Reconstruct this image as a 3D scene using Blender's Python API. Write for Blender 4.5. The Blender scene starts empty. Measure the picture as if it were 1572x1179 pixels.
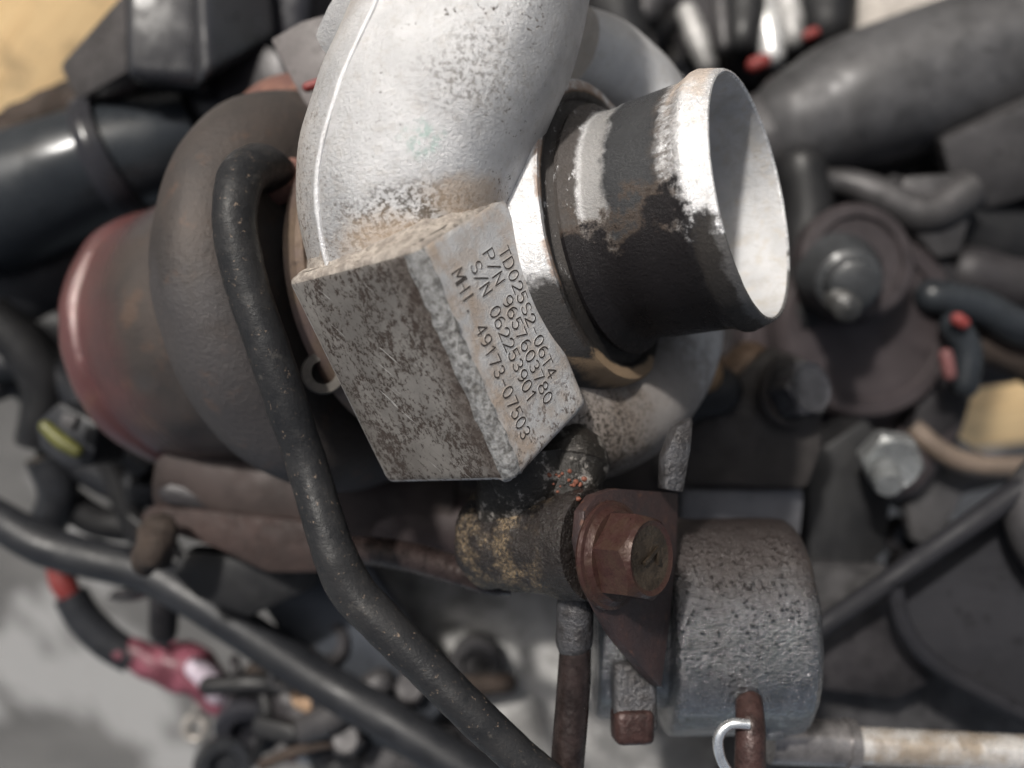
import bpy, bmesh, math, random
from mathutils import Vector, Matrix, noise
random.seed(7)
sc = bpy.context.scene
COL = sc.collection
# ---------------------------------------------------------------- camera frame -> world
# everything is modelled in millimetres in a frame whose z points up towards the photographer
F, CX, CY = 1361.0, 786.0, 589.5
TILT = math.radians(-40)
W = Matrix.Translation((0, 0, 0.46)) @ Matrix.Rotation(TILT, 4, 'X')
cam = bpy.data.cameras.new('camera'); co = bpy.data.objects.new('camera', cam); COL.objects.link(co)
co.matrix_world = W.copy(); sc.camera = co
cam.sensor_width = 36; cam.lens = 36 * F / 1572; cam.clip_start = 0.005; cam.clip_end = 60
cam.dof.use_dof = True; cam.dof.focus_distance = 0.141; cam.dof.aperture_fstop = 8.2
# sun and sky
SUN = Vector((-0.30, 0.52, 0.80)).normalized()          # towards the sun, in the modelling frame
sw = (W.to_3x3() @ SUN).normalized()
wd = bpy.data.worlds.new('World'); sc.world = wd; wd.use_nodes = True
nt = wd.node_tree; nt.nodes.clear()
sky = nt.nodes.new('ShaderNodeTexSky'); sky.sky_type = 'NISHITA'; sky.sun_disc = False
sky.sun_elevation = math.asin(sw.z); sky.sun_rotation = math.atan2(sw.x, sw.y)
sky.dust_density = 2.5; sky.air_density = 0.8
bg = nt.nodes.new('ShaderNodeBackground'); bg.inputs[1].default_value = 0.12
wo = nt.nodes.new('ShaderNodeOutputWorld'); hs_ = nt.nodes.new('ShaderNodeHueSaturation'); hs_.inputs['Saturation'].default_value = .45; nt.links.new(sky.outputs[0], hs_.inputs['Color']); nt.links.new(hs_.outputs[0], bg.inputs[0]); nt.links.new(bg.outputs[0], wo.inputs[0])
sl = bpy.data.lights.new('sun', 'SUN'); sl.energy = 4.4; sl.angle = math.radians(3); sl.color = (1, .96, .9)
so = bpy.data.objects.new('sun', sl); COL.objects.link(so); so.rotation_euler = sw.to_track_quat('Z', 'Y').to_euler(); so.location = sw * 2
sc.view_settings.view_transform = 'Standard'; sc.view_settings.look = 'None'; sc.view_settings.exposure = 0.16; sc.view_settings.gamma = 1
sc.cycles.max_bounces = 8; sc.cycles.diffuse_bounces = 6; sc.cycles.use_denoising = True

def V(*a): return Vector(a)
def G(px, py, d): return Vector(((px - CX) / F * d, -(py - CY) / F * d, -d))
def basis(z, hint=(0, 0, 1)):
    z = Vector(z).normalized(); h = Vector(hint)
    if abs(z.dot(h)) > .97: h = Vector((0, 1, 0))
    x = (h - h.dot(z) * z).normalized(); y = z.cross(x)
    return Matrix((x, y, z)).transposed().to_4x4()
# ---------------------------------------------------------------- materials
class N:
    def __init__(s, name):
        s.m = bpy.data.materials.new(name); s.m.use_nodes = True
        s.t = s.m.node_tree; s.t.nodes.clear()
        s.b = s.t.nodes.new('ShaderNodeBsdfPrincipled'); o = s.t.nodes.new('ShaderNodeOutputMaterial')
        s.t.links.new(s.b.outputs[0], o.inputs[0])
        tc = s.t.nodes.new('ShaderNodeTexCoord'); s.P = s.vm('SCALE', tc.outputs['Object'], scale=1000.)
    def L(s, a, inp):
        if hasattr(a, 'links'): s.t.links.new(a, inp)
        elif isinstance(a, (tuple, list, Vector)) and inp.type == 'RGBA': inp.default_value = (*a[:3], 1)
        else: inp.default_value = a
    def vm(s, op, a, b=None, scale=None):
        n = s.t.nodes.new('ShaderNodeVectorMath'); n.operation = op; s.L(a, n.inputs[0])
        if b is not None: s.L(b, n.inputs[1])
        if scale is not None: n.inputs['Scale'].default_value = scale
        return n.outputs['Value'] if op in ('LENGTH', 'DOT_PRODUCT', 'DISTANCE') else n.outputs[0]
    def ma(s, op, a, b=0., c=None):
        n = s.t.nodes.new('ShaderNodeMath'); n.operation = op; s.L(a, n.inputs[0]); s.L(b, n.inputs[1])
        if c is not None: s.L(c, n.inputs[2])
        return n.outputs[0]
    def noise(s, sc_, det=3, ro=.55, vec=None, st=None, off=0, dist=0):
        v = vec or s.P
        if st: v = s.vm('MULTIPLY', v, st)
        if off: v = s.vm('ADD', v, (off, off * 1.7, -off))
        n = s.t.nodes.new('ShaderNodeTexNoise'); s.L(v, n.inputs['Vector'])
        n.inputs['Scale'].default_value = sc_; n.inputs['Detail'].default_value = det; n.inputs['Roughness'].default_value = ro
        n.inputs['Distortion'].default_value = dist
        return n.outputs['Fac']
    def vor(s, sc_, st=None, feat='F1'):
        v = s.P if not st else s.vm('MULTIPLY', s.P, st)
        n = s.t.nodes.new('ShaderNodeTexVoronoi'); n.feature = feat; s.L(v, n.inputs['Vector']); n.inputs['Scale'].default_value = sc_
        return n.outputs['Distance']
    def mr(s, a, lo, hi, o0=0., o1=1.):
        n = s.t.nodes.new('ShaderNodeMapRange'); n.interpolation_type = 'SMOOTHSTEP'
        s.L(a, n.inputs['Value']); n.inputs['From Min'].default_value = lo; n.inputs['From Max'].default_value = hi
        n.inputs['To Min'].default_value = o0; n.inputs['To Max'].default_value = o1
        return n.outputs['Result']
    def mix(s, f, a, b):
        n = s.t.nodes.new('ShaderNodeMix'); n.data_type = 'RGBA'; s.L(f, n.inputs['Factor']); s.L(a, n.inputs[6]); s.L(b, n.inputs[7])
        return n.outputs[2]
    def mul(s, a, b): return s.ma('MULTIPLY', a, b)
    def mx(s, a, b): return s.ma('MAXIMUM', a, b)
    def inv(s, a): return s.ma('SUBTRACT', 1., a)
    def ax(s, i):
        n = s.t.nodes.new('ShaderNodeSeparateXYZ'); s.L(s.P, n.inputs[0]); return n.outputs[i]
    def spot(s, c, r, soft=.5, wob=.6, st=(1, 1, 1), nsc=.25):
        d = s.vm('MULTIPLY', s.vm('SUBTRACT', s.P, c), st)
        d = s.vm('LENGTH', d); d = s.ma('ADD', d, s.ma('MULTIPLY', s.ma('SUBTRACT', s.noise(nsc, 5, .7), .5), wob * r * 2))
        return s.mr(d, r * (1 + soft * .5), r * (1 - soft * .5))
    def band(s, v, a, b, so=.6, wob=1.5, nsc=.3):
        v = s.ma('ADD', v, s.ma('MULTIPLY', s.ma('SUBTRACT', s.noise(nsc, 5, .7, off=9), .5), wob * 2))
        return s.mul(s.mr(v, a - so, a + so), s.mr(v, b + so, b - so))
    def bump(s, h, d=.1, st=1., prev=None):
        n = s.t.nodes.new('ShaderNodeBump'); s.L(h, n.inputs['Height']); n.inputs['Distance'].default_value = d * .001
        n.inputs['Strength'].default_value = st
        if prev: s.L(prev, n.inputs['Normal'])
        return n.outputs[0]
    def out(s, col, rough=.5, metal=0., bump=None, spec=None, coat=None):
        s.L(col, s.b.inputs['Base Color']); s.L(rough, s.b.inputs['Roughness']); s.L(metal, s.b.inputs['Metallic'])
        if bump: s.L(bump, s.b.inputs['Normal'])
        if spec is not None: s.L(spec, s.b.inputs['Specular IOR Level'])
        if coat is not None: s.L(coat, s.b.inputs['Coat Weight']); s.b.inputs['Coat Roughness'].default_value = .10; bump and s.L(bump, s.b.inputs['Coat Normal'])
        return s.m

def simple(name, col, rough=.5, metal=0., var=.3, ns=.15, bs=.8, bd=.05, col2=None, spec=.28):
    """mottled finish: base colour, a second tone, fine relief and uneven gloss"""
    n = N(name); c2 = col2 or tuple(c * (1 - var) for c in col)
    c = n.mix(n.mr(n.noise(ns, 5, .65), .38, .62), col, c2)
    c = n.mix(n.mul(n.mr(n.noise(ns * 7, 4, .7, off=3), .58, .68), .6), c, tuple(x * .35 for x in c2))
    c = n.mix(n.mul(n.mr(n.noise(ns * 5, 4, .7, off=13), .62, .72), .35), c, tuple(min(1, x * 1.6 + .008) for x in col))
    return n.out(c, n.mr(n.noise(ns * 3, 3, .6, off=5), .3, .7, max(.05, rough - .12), min(1, rough + .15)), metal, n.bump(n.noise(bs, 4, .6), bd), spec)

def cast_alu(name, stains=None, tone=1., specks=.5, metal=.55, rough=.42, GR=.16):
    n = N(name)
    c = n.mix(n.mr(n.noise(.09, 4, .6), .35, .65), (.60 * tone, .60 * tone, .61 * tone), (.48 * tone, .48 * tone, .49 * tone))
    c = n.mix(n.mul(n.mr(n.noise(.5, 5, .7, off=2), .5, .64), .28), c, (.33, .30, .27))
    dens = n.mr(n.noise(.07, 3, .6, off=11), .45, .7)
    sp = n.mr(n.ma('ADD', n.noise(1.15, 6, .72, off=4), n.mul(dens, .10)), .74 - .14 * specks, .77 - .14 * specks)
    grime = sp
    c = n.mix(n.mul(grime, .9), c, (.075, .06, .05))
    for (msk, colr, amt) in (stains(n) if stains else []):
        c = n.mix(n.mul(msk, amt), c, colr); grime = n.mx(grime, n.mul(msk, amt))
    pits = n.mr(n.vor(1.7), .0, .45)
    b = n.bump(n.noise(2.0, 5, .75), .26, 1.); b = n.bump(n.noise(.5, 3, .5, off=3), .12, .6, b); b = n.bump(n.inv(grime), .05, .6, b)
    return n.out(c, n.ma('ADD', n.mr(n.noise(.6, 3, .6), .3, .7, rough - .07, rough + .1), n.mul(grime, GR)), n.mul(n.inv(grime), metal), b, n.ma('MULTIPLY_ADD', grime, -.38, .5))

# ---------------------------------------------------------------- mesh helpers
MW = {}
def link(o, M, parent=None):
    COL.objects.link(o); MW[o.name] = M.copy()
    if parent is not None:
        o.parent = parent; o.matrix_basis = MW[parent.name].inverted() @ M
    else: o.matrix_basis = M
    return o
def tag(o, label=None, cat=None, group=None, kind=None):
    for k, v in (('label', label), ('category', cat), ('group', group), ('kind', kind)):
        if v: o[k] = v
    return o
def thing(name, label, cat, at, group=None):
    o = bpy.data.objects.new(name, None); o.empty_display_size = .005
    link(o, W @ Matrix.Translation(Vector(at) * .001)); return tag(o, label, cat, group)
def mk(name, vs, fs, m, parent=None, origin=None, B=None, smooth=True, angle=35):
    """vs in mm in the modelling frame; the object gets its own origin and axes so textures sit on it"""
    if origin is None:
        origin = Vector((0, 0, 0))
        for v in vs: origin += Vector(v)
        origin /= len(vs)
    T = Matrix.Translation(Vector(origin)) @ (B or Matrix.Identity(4)); Ti = T.inverted()
    me = bpy.data.meshes.new(name); me.from_pydata([(Ti @ Vector(v)) * .001 for v in vs], [], fs); me.update()
    bm = bmesh.new(); bm.from_mesh(me); bmesh.ops.recalc_face_normals(bm, faces=bm.faces)
    if smooth:
        for f in bm.faces: f.smooth = True
        for e in bm.edges:
            if len(e.link_faces) == 2 and e.calc_face_angle(0) > math.radians(angle): e.smooth = False
    bm.to_mesh(me); bm.free()
    for x in (m if isinstance(m, (list, tuple)) else [m]): me.materials.append(x)
    o = bpy.data.objects.new(name, me)
    Mm = W @ Matrix.Translation(Vector(origin) * .001) @ (B or Matrix.Identity(4))
    return link(o, Mm, parent)
def bev(o, w, seg=2, ang=30):
    me = o.data; bm = bmesh.new(); bm.from_mesh(me)
    es = [e for e in bm.edges if len(e.link_faces) == 2 and e.calc_face_angle(0) > math.radians(ang)]
    bmesh.ops.bevel(bm, geom=es, offset=w * .001, segments=seg, affect='EDGES', profile=.6, clamp_overlap=True)
    for f in bm.faces: f.smooth = True
    for e in bm.edges: e.smooth = not (len(e.link_faces) == 2 and e.calc_face_angle(0) > math.radians(50))
    bm.to_mesh(me); bm.free(); return o
def rough_up(o, amp, sc_=.3, amp2=0, sc2=1.):
    for v in o.data.vertices:
        p = v.co * 1000
        d = noise.noise(p * sc_) * amp + (noise.noise(p * sc2 + Vector((9, 3, 1))) * amp2 if amp2 else 0)
        v.co += v.normal * d * .001
    return o
def revolve(name, prof, C, axis, m, parent=None, n=96, rf=None, hint=(0, 0, 1), angle=35):
    """prof [(s, r)...] along axis from C"""
    B = basis(axis, hint); C = Vector(C); vs, fs = [], []
    for (s, r) in prof:
        for k in range(n):
            t = 2 * math.pi * k / n; rr = rf(s, r, t) if rf else r
            vs.append(C + (B @ Vector((rr * math.cos(t), rr * math.sin(t), s))))
    for i in range(len(prof) - 1):
        for k in range(n):
            k2 = (k + 1) % n; fs.append((i * n + k, i * n + k2, (i + 1) * n + k2, (i + 1) * n + k))
    if prof[0][1] > .01: fs.append(tuple(range(n - 1, -1, -1)))
    if prof[-1][1] > .01: fs.append(tuple((len(prof) - 1) * n + k for k in range(n)))
    return mk(name, vs, fs, m, parent, C, B, True, angle)
def sm(prof, k=4):
    """round a revolve profile with Catmull-Rom"""
    out = []; P = [prof[0]] + list(prof) + [prof[-1]]
    for i in range(1, len(P) - 2):
        for j in range(k):
            t = j / k; q = []
            for c in (0, 1):
                a, b, d, e = P[i - 1][c], P[i][c], P[i + 1][c], P[i + 2][c]
                q.append(.5 * (2 * b + (d - a) * t + (2 * a - 5 * b + 4 * d - e) * t * t + (3 * b - a - 3 * d + e) * t ** 3))
            out.append(tuple(q))
    return out + [prof[-1]]
def spline(P, k=8):
    Q = [P[0] * 2 - P[1]] + P + [P[-1] * 2 - P[-2]]; out = []
    for i in range(1, len(Q) - 2):
        for j in range(k):
            t = j / k; a, b, d, e = Q[i - 1], Q[i], Q[i + 1], Q[i + 2]
            out.append(.5 * (2 * b + (d - a) * t + (2 * a - 5 * b + 4 * d - e) * t * t + (3 * b - a - 3 * d + e) * t ** 3))
    return out + [P[-1]]
def tube(name, pts, m, parent=None, n=28, k=8, cap=True, fn=None, origin=None, round_end=False):
    """pts [(px, py, depth, radius)...]; sweeps a round section along a smooth path"""
    P4 = spline([Vector((*G(a, b, d), r)) for a, b, d, r in pts], k)
    P = [Vector(p[:3]) for p in P4]; R = [p[3] for p in P4]; vs, fs = [], []
    if round_end:
        d = (P[-1] - P[-2]).normalized(); r = R[-1]
        for q in (.35, .65, .88, .99): P.append(P4[-1].xyz + d * r * q); R.append(r * math.sqrt(1 - q * q))
        d = (P[0] - P[1]).normalized(); r = R[0]; p0 = P[0].copy()
        for q in (.35, .65, .88, .99): P.insert(0, p0 + d * r * q); R.insert(0, r * math.sqrt(1 - q * q))
    up = None
    for i in range(len(P)):
        t = (P[min(i + 1, len(P) - 1)] - P[max(i - 1, 0)]).normalized()
        if up is None: up = (Vector((0, 0, 1)) if abs(t.z) < .9 else Vector((0, 1, 0)))
        up = (up - up.dot(t) * t).normalized(); sd = t.cross(up)
        for j in range(n):
            a = 2 * math.pi * j / n; r = R[i] * (fn(i / (len(P) - 1), a) if fn else 1)
            vs.append(P[i] + (up * math.cos(a) + sd * math.sin(a)) * r)
    for i in range(len(P) - 1):
        for j in range(n):
            j2 = (j + 1) % n; fs.append((i * n + j, i * n + j2, (i + 1) * n + j2, (i + 1) * n + j))
    if cap: fs.append(tuple(range(n - 1, -1, -1))); fs.append(tuple((len(P) - 1) * n + j for j in range(n)))
    return mk(name, vs, fs, m, parent, origin)
def slab(name, poly, dep, th, m, parent=None, bw=1., gx=0, gy=0, nrm=None, through=None, seg=2):
    """prism: outline points seen at px,py lie on a plane (depth dep with slopes gx, gy per 100 px, or a plane nrm/through), thickness th behind it"""
    mxx = sum(p[0] for p in poly) / len(poly); myy = sum(p[1] for p in poly) / len(poly)
    c = G(mxx, myy, dep)
    if nrm is None:
        pA = G(mxx + 100, myy, dep + gx); pB = G(mxx, myy - 100, dep - gy); nrm = (pA - c).cross(pB - c).normalized()
    else:
        nrm = Vector(nrm).normalized()
        if through is not None: c = Vector(through)
    if nrm.z < 0: nrm = -nrm
    f = []
    for (x, y) in poly:
        r = G(x, y, 1.); t = c.dot(nrm) / r.dot(nrm); f.append(r * t)
    k = len(f); vs = f + [p - nrm * th for p in f]
    fs = [tuple(range(k)), tuple(range(2 * k - 1, k - 1, -1))] + [(i, (i + 1) % k, k + (i + 1) % k, k + i) for i in range(k)]
    o = mk(name, vs, fs, m, parent, None, basis(nrm, (1, 0, 0)), False)
    if bw: bev(o, bw, seg)
    return o
def box(name, C, B, dims, m, parent=None, bw=.6, seg=2):
    x, y, z = [d / 2 for d in dims]; B3 = B
    vs = [Vector(C) + (B3 @ Vector((sx * x, sy * y, sz * z))) for sx in (-1, 1) for sy in (-1, 1) for sz in (-1, 1)]
    fs = [(0, 1, 3, 2), (4, 6, 7, 5), (0, 4, 5, 1), (2, 3, 7, 6), (0, 2, 6, 4), (1, 5, 7, 3)]
    o = mk(name, vs, fs, m, parent, C, B3, False)
    if bw: bev(o, bw, seg)
    return o
def hexhead(name, C, axis, af, h, m, parent=None, hint=(0, 0, 1), ch=.12, rot=0.):
    """hexagon head with a turned chamfer circle on its outer face"""
    B = basis(axis, hint); R = af / math.sqrt(3); n = 72; vs, fs = [], []
    def hexr(t):
        u = (t + rot) % (math.pi / 3) - math.pi / 6; return (af / 2) / math.cos(u)
    rows = [(0, 0), (h * .72, 0), (h * .9, 1), (h, 2), (h - .35, 3), (h - .45, 4)]
    for (s, kd) in rows:
        for k in range(n):
            t = 2 * math.pi * k / n; hr = hexr(t)
            if kd == 0: r = hr; s2 = s if s == 0 else h - (hr - af / 2 * .96) * .75 - .5
            elif kd == 1: r = min(hr, af / 2 * .985); s2 = h - .5
            elif kd == 2: r = af / 2 * .93; s2 = h
            elif kd == 3: r = af / 2 * .80; s2 = s
            else: r = af / 2 * .3; s2 = s
            vs.append(Vector(C) + (B @ Vector((r * math.cos(t), r * math.sin(t), s2))))
    for i in range(len(rows) - 1):
        for k in range(n):
            k2 = (k + 1) % n; fs.append((i * n + k, i * n + k2, (i + 1) * n + k2, (i + 1) * n + k))
    fs.append(tuple((len(rows) - 1) * n + k for k in range(n)))
    return mk(name, vs, fs, m, parent, C, B, True, 22)

# ---------------------------------------------------------------- shared geometry of the turbocharger
AX = Vector((.845, .138, .517)).normalized()        # shaft direction, towards the inlet mouth
CM = Vector((40.4, 31.45, -148.4))                  # centre of the inlet mouth
KB = .976
vA, vB, vE, vD = G(632, 378, 125 * KB), G(775, 290, 142.05 * KB), G(437, 430, 144.15 * KB), G(792, 742, 137.97 * KB)
bx_, by_, bz_ = (vB - vA), (vE - vA), (vD - vA)
LX, LY, LZ = bx_.length, by_.length, bz_.length
ex = bx_.normalized(); ez = (bz_ - bz_.dot(ex) * ex).normalized(); ey = ez.cross(ex)
if ey.dot(by_) < 0: ey = -ey
BB = Matrix((ex, ey, ez)).transposed().to_4x4()     # block axes: x along text-letter height, y into the block, z along the lines
def to_block(p): return BB.inverted() @ (Vector(p) - vA)
def on_text_face(px, py):
    r = G(px, py, 1.); t = vA.dot(ey) / r.dot(ey); return to_block(r * t)

# ================================================================ GROUND
def ground_depth(py, h=.004): return
M_conc = N('weathered concrete'); n = M_conc
c = n.mix(n.mr(n.noise(.008, 6, .65), .35, .65), (.22, .21, .197), (.15, .144, .136))
c = n.mix(n.mul(n.mr(n.noise(.0075, 5, .6, off=4, st=(1, .45, 1)), .52, .60), .9), c, (.50, .485, .465))  # pale patches: dappled sunlight painted into the concrete colour
c = n.mix(n.mul(n.mr(n.noise(.06, 5, .7, off=8), .60, .75), .3), c, (.14, .13, .12))
M_conc = n.out(c, .9, 0, n.bump(n.noise(.15, 6, .7), .8))
gz = -0.012
me = bpy.data.meshes.new('ground'); s = 25
me.from_pydata([(-s, -s, 0), (s, -s, 0), (s, s, 0), (-s, s, 0)], [], [(0, 1, 2, 3)]); me.materials.append(M_conc)
g = bpy.data.objects.new('ground', me); link(g, Matrix.Translation((0, 0, 0))); tag(g, kind='structure')
Wi = W.inverted()
def on_level(px, py, z):
    """point (mm, modelling frame) where the line of sight meets world height z (m)"""
    o = W @ Vector((0, 0, 0)); d = W.to_3x3() @ G(px, py, 1.)
    t = (z - o.z) / d.z; return (Wi @ (o + d * t)) * 1000

def wood(name, a, b):
    n = N(name)
    r = n.noise(.12, 5, .7, st=(.12, 1.5, 1.5), dist=1.2)
    c = n.mix(n.mr(r, .35, .65), a, b)
    c = n.mix(n.mul(n.mr(n.noise(.05, 4, .7, off=5), .5, .7), .5), c, (.16, .11, .07))
    return n.out(c, .75, 0, n.bump(r, .5))
M_wood = wood('sunlit pallet wood', (.86, .62, .33), (.74, .50, .25))
def plank(label, p0, p1, width, th, z, group):
    A, Bp = on_level(*p0, z), on_level(*p1, z); up = Wi.to_3x3() @ Vector((0, 0, 1)); d = (Bp - A).normalized()
    Bm = Matrix((d, up.cross(d), up)).transposed().to_4x4()
    o = box('wooden_plank', (A + Bp) / 2 - up * th / 2, Bm, ((Bp - A).length, width, th), M_wood, None, 1.2)
    return tag(o, label, 'plank', group)
plank('sunlit yellow wooden plank on the ground behind the black plastic housing', (-150, 420), (330, -260), 62, 22, .075, 'wooden planks on the ground')
plank('sunlit pale wooden plank on the ground at the right, above the grey round-edged plate', (1380, 640), (1900, 560), 78, 22, .06, 'wooden planks on the ground')
o = tag(slab('plastic_sheet', [(-60, -40), (66, -40), (40, 60), (-60, 150)], 440, 2, simple('green plastic', (.10, .22, .16), .6, var=.5, ns=.02, col2=(.30, .30, .26)), bw=.5),
        'dull green plastic scrap beside the sunlit plank', 'scrap')

# ================================================================ COMPRESSOR HOUSING
comp = thing('compressor_housing', 'silver cast aluminium compressor housing with round inlet pipe and engraved number block', 'turbocharger housing', CM - AX * 34)
def st_vol(n):
    # local frame = modelling frame around the housing origin
    def at(px, py, d): return G(px, py, d) - VO
    dense = n.noise(1.2, 6, .75, off=21)
    def speck(c, r, th, st=(1, 1, 1)): return n.mul(n.spot(c, r, 1.2, .7, st), n.mr(dense, th, th + .05))
    sand = n.mx(n.spot(at(610, 372, 127), 7.5, .9, .5, (.6, 1.6, .8)), n.spot(at(735, 305, 132), 5, .9, .6, (.7, 1.4, .6)))
    return [
        (n.spot(at(455, 290, 148), 8, 1.2, .5, (1, .3, .5)), (.27, .235, .205), .7),  # left edge of the volute made darker and browner
        (n.spot(at(560, 30, 150), 7, 1.3, .6, (1, .5, .5)), (.36, .32, .29), .6),
        (speck(at(590, 345, 127), 6.5, .50, (.7, 1.3, .6)), (.06, .055, .05), .95),
        (speck(at(690, 318, 128), 5.5, .49, (.6, 1.4, .6)), (.07, .06, .05), .95),
        (speck(at(470, 300, 145), 10, .54, (1, .5, .6)), (.10, .08, .06), .85),
        (speck(at(740, 110, 127), 6, .52, (.7, 1, .6)), (.20, .19, .18), .8),
        (n.mul(n.spot(at(645, 215, 126), 3.1, .8, .9), n.mr(n.noise(.9, 5, .8, off=31), .47, .56)), (.22, .38, .33), .5),
        (n.spot(at(860, 660, 160), 16, .8, .5), (.17, .13, .10), .72),
        (n.spot(at(1000, 640, 172), 17, .7, .7), (.10, .078, .062), .7),
        (speck(at(900, 700, 160), 13, .50), (.03, .025, .02), .9),
        (n.mul(n.spot(at(870, 740, 153), 4.5, .8, .7), n.mr(n.noise(.8, 3, .6, off=41), .52, .60)), (.42, .10, .035), .85),
        (sand, (.36, .28, .21), .75),
    ]
VO = Vector(CM - AX * 34)
M_vol = cast_alu('cast aluminium, oily specks', st_vol, .86, .5, .55, .38)
vol_pts = [(748, -230, 150, 19.5), (738, -60, 148, 19.), (712, 60, 146, 18.6), (655, 190, 145, 18.5), (628, 300, 147, 18.2), (650, 420, 151, 17.2), (715, 530, 157, 15.6),
           (800, 610, 164, 13.8), (885, 640, 170, 12.4), (965, 620, 177, 11.2), (1030, 540, 185, 10), (1045, 420, 190, 9.3), (1030, 280, 192, 9), (1000, 170, 192, 8.8), (940, 100, 186, 8.6), (875, 70, 178, 8.2)]
vol = tube('volute', vol_pts, M_vol, comp, n=72, k=14, origin=VO); rough_up(vol, .25, .12)
# casting seam: a raised parting line along the volute
def seam():
    P4 = spline([Vector((*G(a, b, d), r)) for a, b, d, r in vol_pts[:7]], 14); out = []
    for i, p in enumerate(P4):
        q = Vector(p[:3]); t = Vector((P4[min(i + 1, len(P4) - 1)] - P4[max(i - 1, 0)])[:3]).normalized()
        v = -q.normalized(); v = (v - v.dot(t) * t).normalized(); left = t.cross(v)
        if left.x > 0: left = -left
        s_ = i / len(P4); ang = math.radians(50 + 2 * math.sin(s_ * 9))
        out.append((q + (v * math.cos(ang) + left * math.sin(ang)) * (p[3] * 1.0 - .12), p[3]))
    return out
sv, sf = [], []; S_ = seam()
for i, (q, r) in enumerate(S_):
    t = (S_[min(i + 1, len(S_) - 1)][0] - S_[max(i - 1, 0)][0]).normalized(); v = -q.normalized(); sd = t.cross(v).normalized(); v = sd.cross(t)
    w = .55 + .25 * noise.noise(q * .35)
    for j in range(8):
        a = 2 * math.pi * j / 8; sv.append(q + (v * math.cos(a) * .5 + sd * math.sin(a) * w))
for i in range(len(S_) - 1):
    for j in range(8): sf.append((i * 8 + j, i * 8 + (j + 1) % 8, (i + 1) * 8 + (j + 1) % 8, (i + 1) * 8 + j))
M_seam = cast_alu('filed seam metal', None, 1.15, .3, .4, .35)
mk('casting_seam', sv, sf, M_seam, comp)

# inlet neck, turned about the shaft axis; local z = distance behind the mouth (negative)
def st_neck(n):
    z = n.ax(2); x = n.ax(0); y = n.ax(1)
    # x points towards the viewer, y sideways: low side of the pipe = oil soaked
    low = n.ma('ADD', n.mul(y, LOWY), n.mul(x, LOWX))
    d1 = n.ma('ADD', low, n.mul(n.ma('SUBTRACT', n.noise(.13, 6, .72, off=3), .5), 30))
    rub = n.band(z, -17.7, -8.0, .9, 2.)
    rub2 = n.mul(n.band(z, -9.0, -4.9, 1.1, 1.4), n.mr(n.noise(.9, 6, .8, off=17, st=(1, 1, .6)), .36, .62))
    oil = n.mul(n.mr(d1, 2.5, 5.5), n.band(z, -26, -1.2, .5, 2.))
    lip = n.mul(n.mr(d1, 5, 8), n.band(z, -4.8, .5, .3, .9))
    top = n.mul(n.mr(d1, -9, -15), n.band(z, -7, -1, .8, 1.5))
    bandg = n.mul(n.band(z, -29, -22.3, .5, .9), n.mr(n.noise(.25, 5, .75, st=(1, 1, 2.5), off=23), .30, .42))
    return [(n.band(z, -22, -17.3, .8, .6), (.17, .165, .16), .85),
            (rub, (.018, .019, .021), .97), (rub2, (.06, .048, .04), .9), (top, (.38, .29, .22), .7),
            (bandg, (.035, .028, .024), .95),
            (n.mul(n.mr(d1, .5, 4.), n.band(z, -26, -6, 1, 2.)), (.07, .052, .04), .8),
            (oil, (.012, .011, .012), .98), (lip, (.03, .027, .025), .9)]
BN = basis(AX); dn = (BN.inverted() @ Vector((.15, -.95, .1)))
LOWX, LOWY = dn.x, dn.y
M_neck = cast_alu('turned aluminium, rubber and oil marks', st_neck, 1.1, .2, .6, .27, -.06)
prof = [(-30, 20.5), (-26.2, 21.2), (-25.6, 22.6), (-24.8, 22.9), (-23.6, 22.0), (-22.4, 20.9), (-21.4, 20.6), (-20, 20.6), (-18, 20.7), (-17.6, 20.9), (-12, 21.1), (-7, 21.3), (-5.4, 21.9), (-4.6, 22.3), (-3.9, 22.35), (-2.2, 21.9),
        (-.5, 21.35), (-.1, 21.1), (.0, 20.75), (-.35, 20.45), (-1.5, 20.2), (-4, 19.9), (-12, 19.2), (-22, 18.4), (-30, 18), (-36, 17.6), (-36.1, 6)]
nk = revolve('inlet_neck', prof, CM, AX, M_neck, comp, 160, angle=28); rough_up(nk, .06, .4)
# bore lining face gets the bare, matt cast surface
def st_bore(n): return [(n.mr(n.noise(.35, 5, .7, off=8), .52, .62), (.42, .37, .31), .4), (n.mul(n.mr(n.noise(.10, 4, .65, off=18), .48, .66), n.mr(n.ax(2), -30, -4)), (.33, .30, .26), .5)]
M_bore = cast_alu('bare bore metal', st_bore, .8, -1.5, .25, .5)
nk.data.materials.append(M_bore)
for p in nk.data.polygons:
    c_ = p.center * 1000
    r_ = math.hypot(c_.x, c_.y)
    if c_.z > -36.2 and r_ < 20.42 - max(0, -c_.z - .3) * .02 and c_.z < -.2: p.material_index = 1
# compressor wheel deep in the bore (mostly hidden)
def st_fl(n):
    z = n.ax(2)
    low = n.ma('ADD', n.mul(n.ax(1), LOWY), n.mul(n.ax(0), LOWX))
    d1 = n.ma('ADD', low, n.mul(n.ma('SUBTRACT', n.noise(.2, 5, .7, off=3), .5), 12))
    rr = n.vm('LENGTH', n.vm('MULTIPLY', n.P, (1, 1, 0)))
    lines = n.mul(n.band(rr, 20, 26.0, .4, .7), n.mr(n.noise(.35, 5, .75, off=27, st=(1, 1, 4)), .28, .42))
    return [(lines, (.03, .025, .022), .95),
            (n.mul(n.band(rr, 25.6, 27.6, .3, .5), n.mr(n.noise(.16, 4, .7, off=6), .42, .55)), (.24, .14, .08), .7),
            (n.mr(d1, 9, 13), (.02, .018, .017), .96),
            (n.mul(n.mr(d1, 21.5, 23), n.band(rr, 25.2, 28.5, .4, .8)), (.27, .19, .12), .8)]
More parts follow.
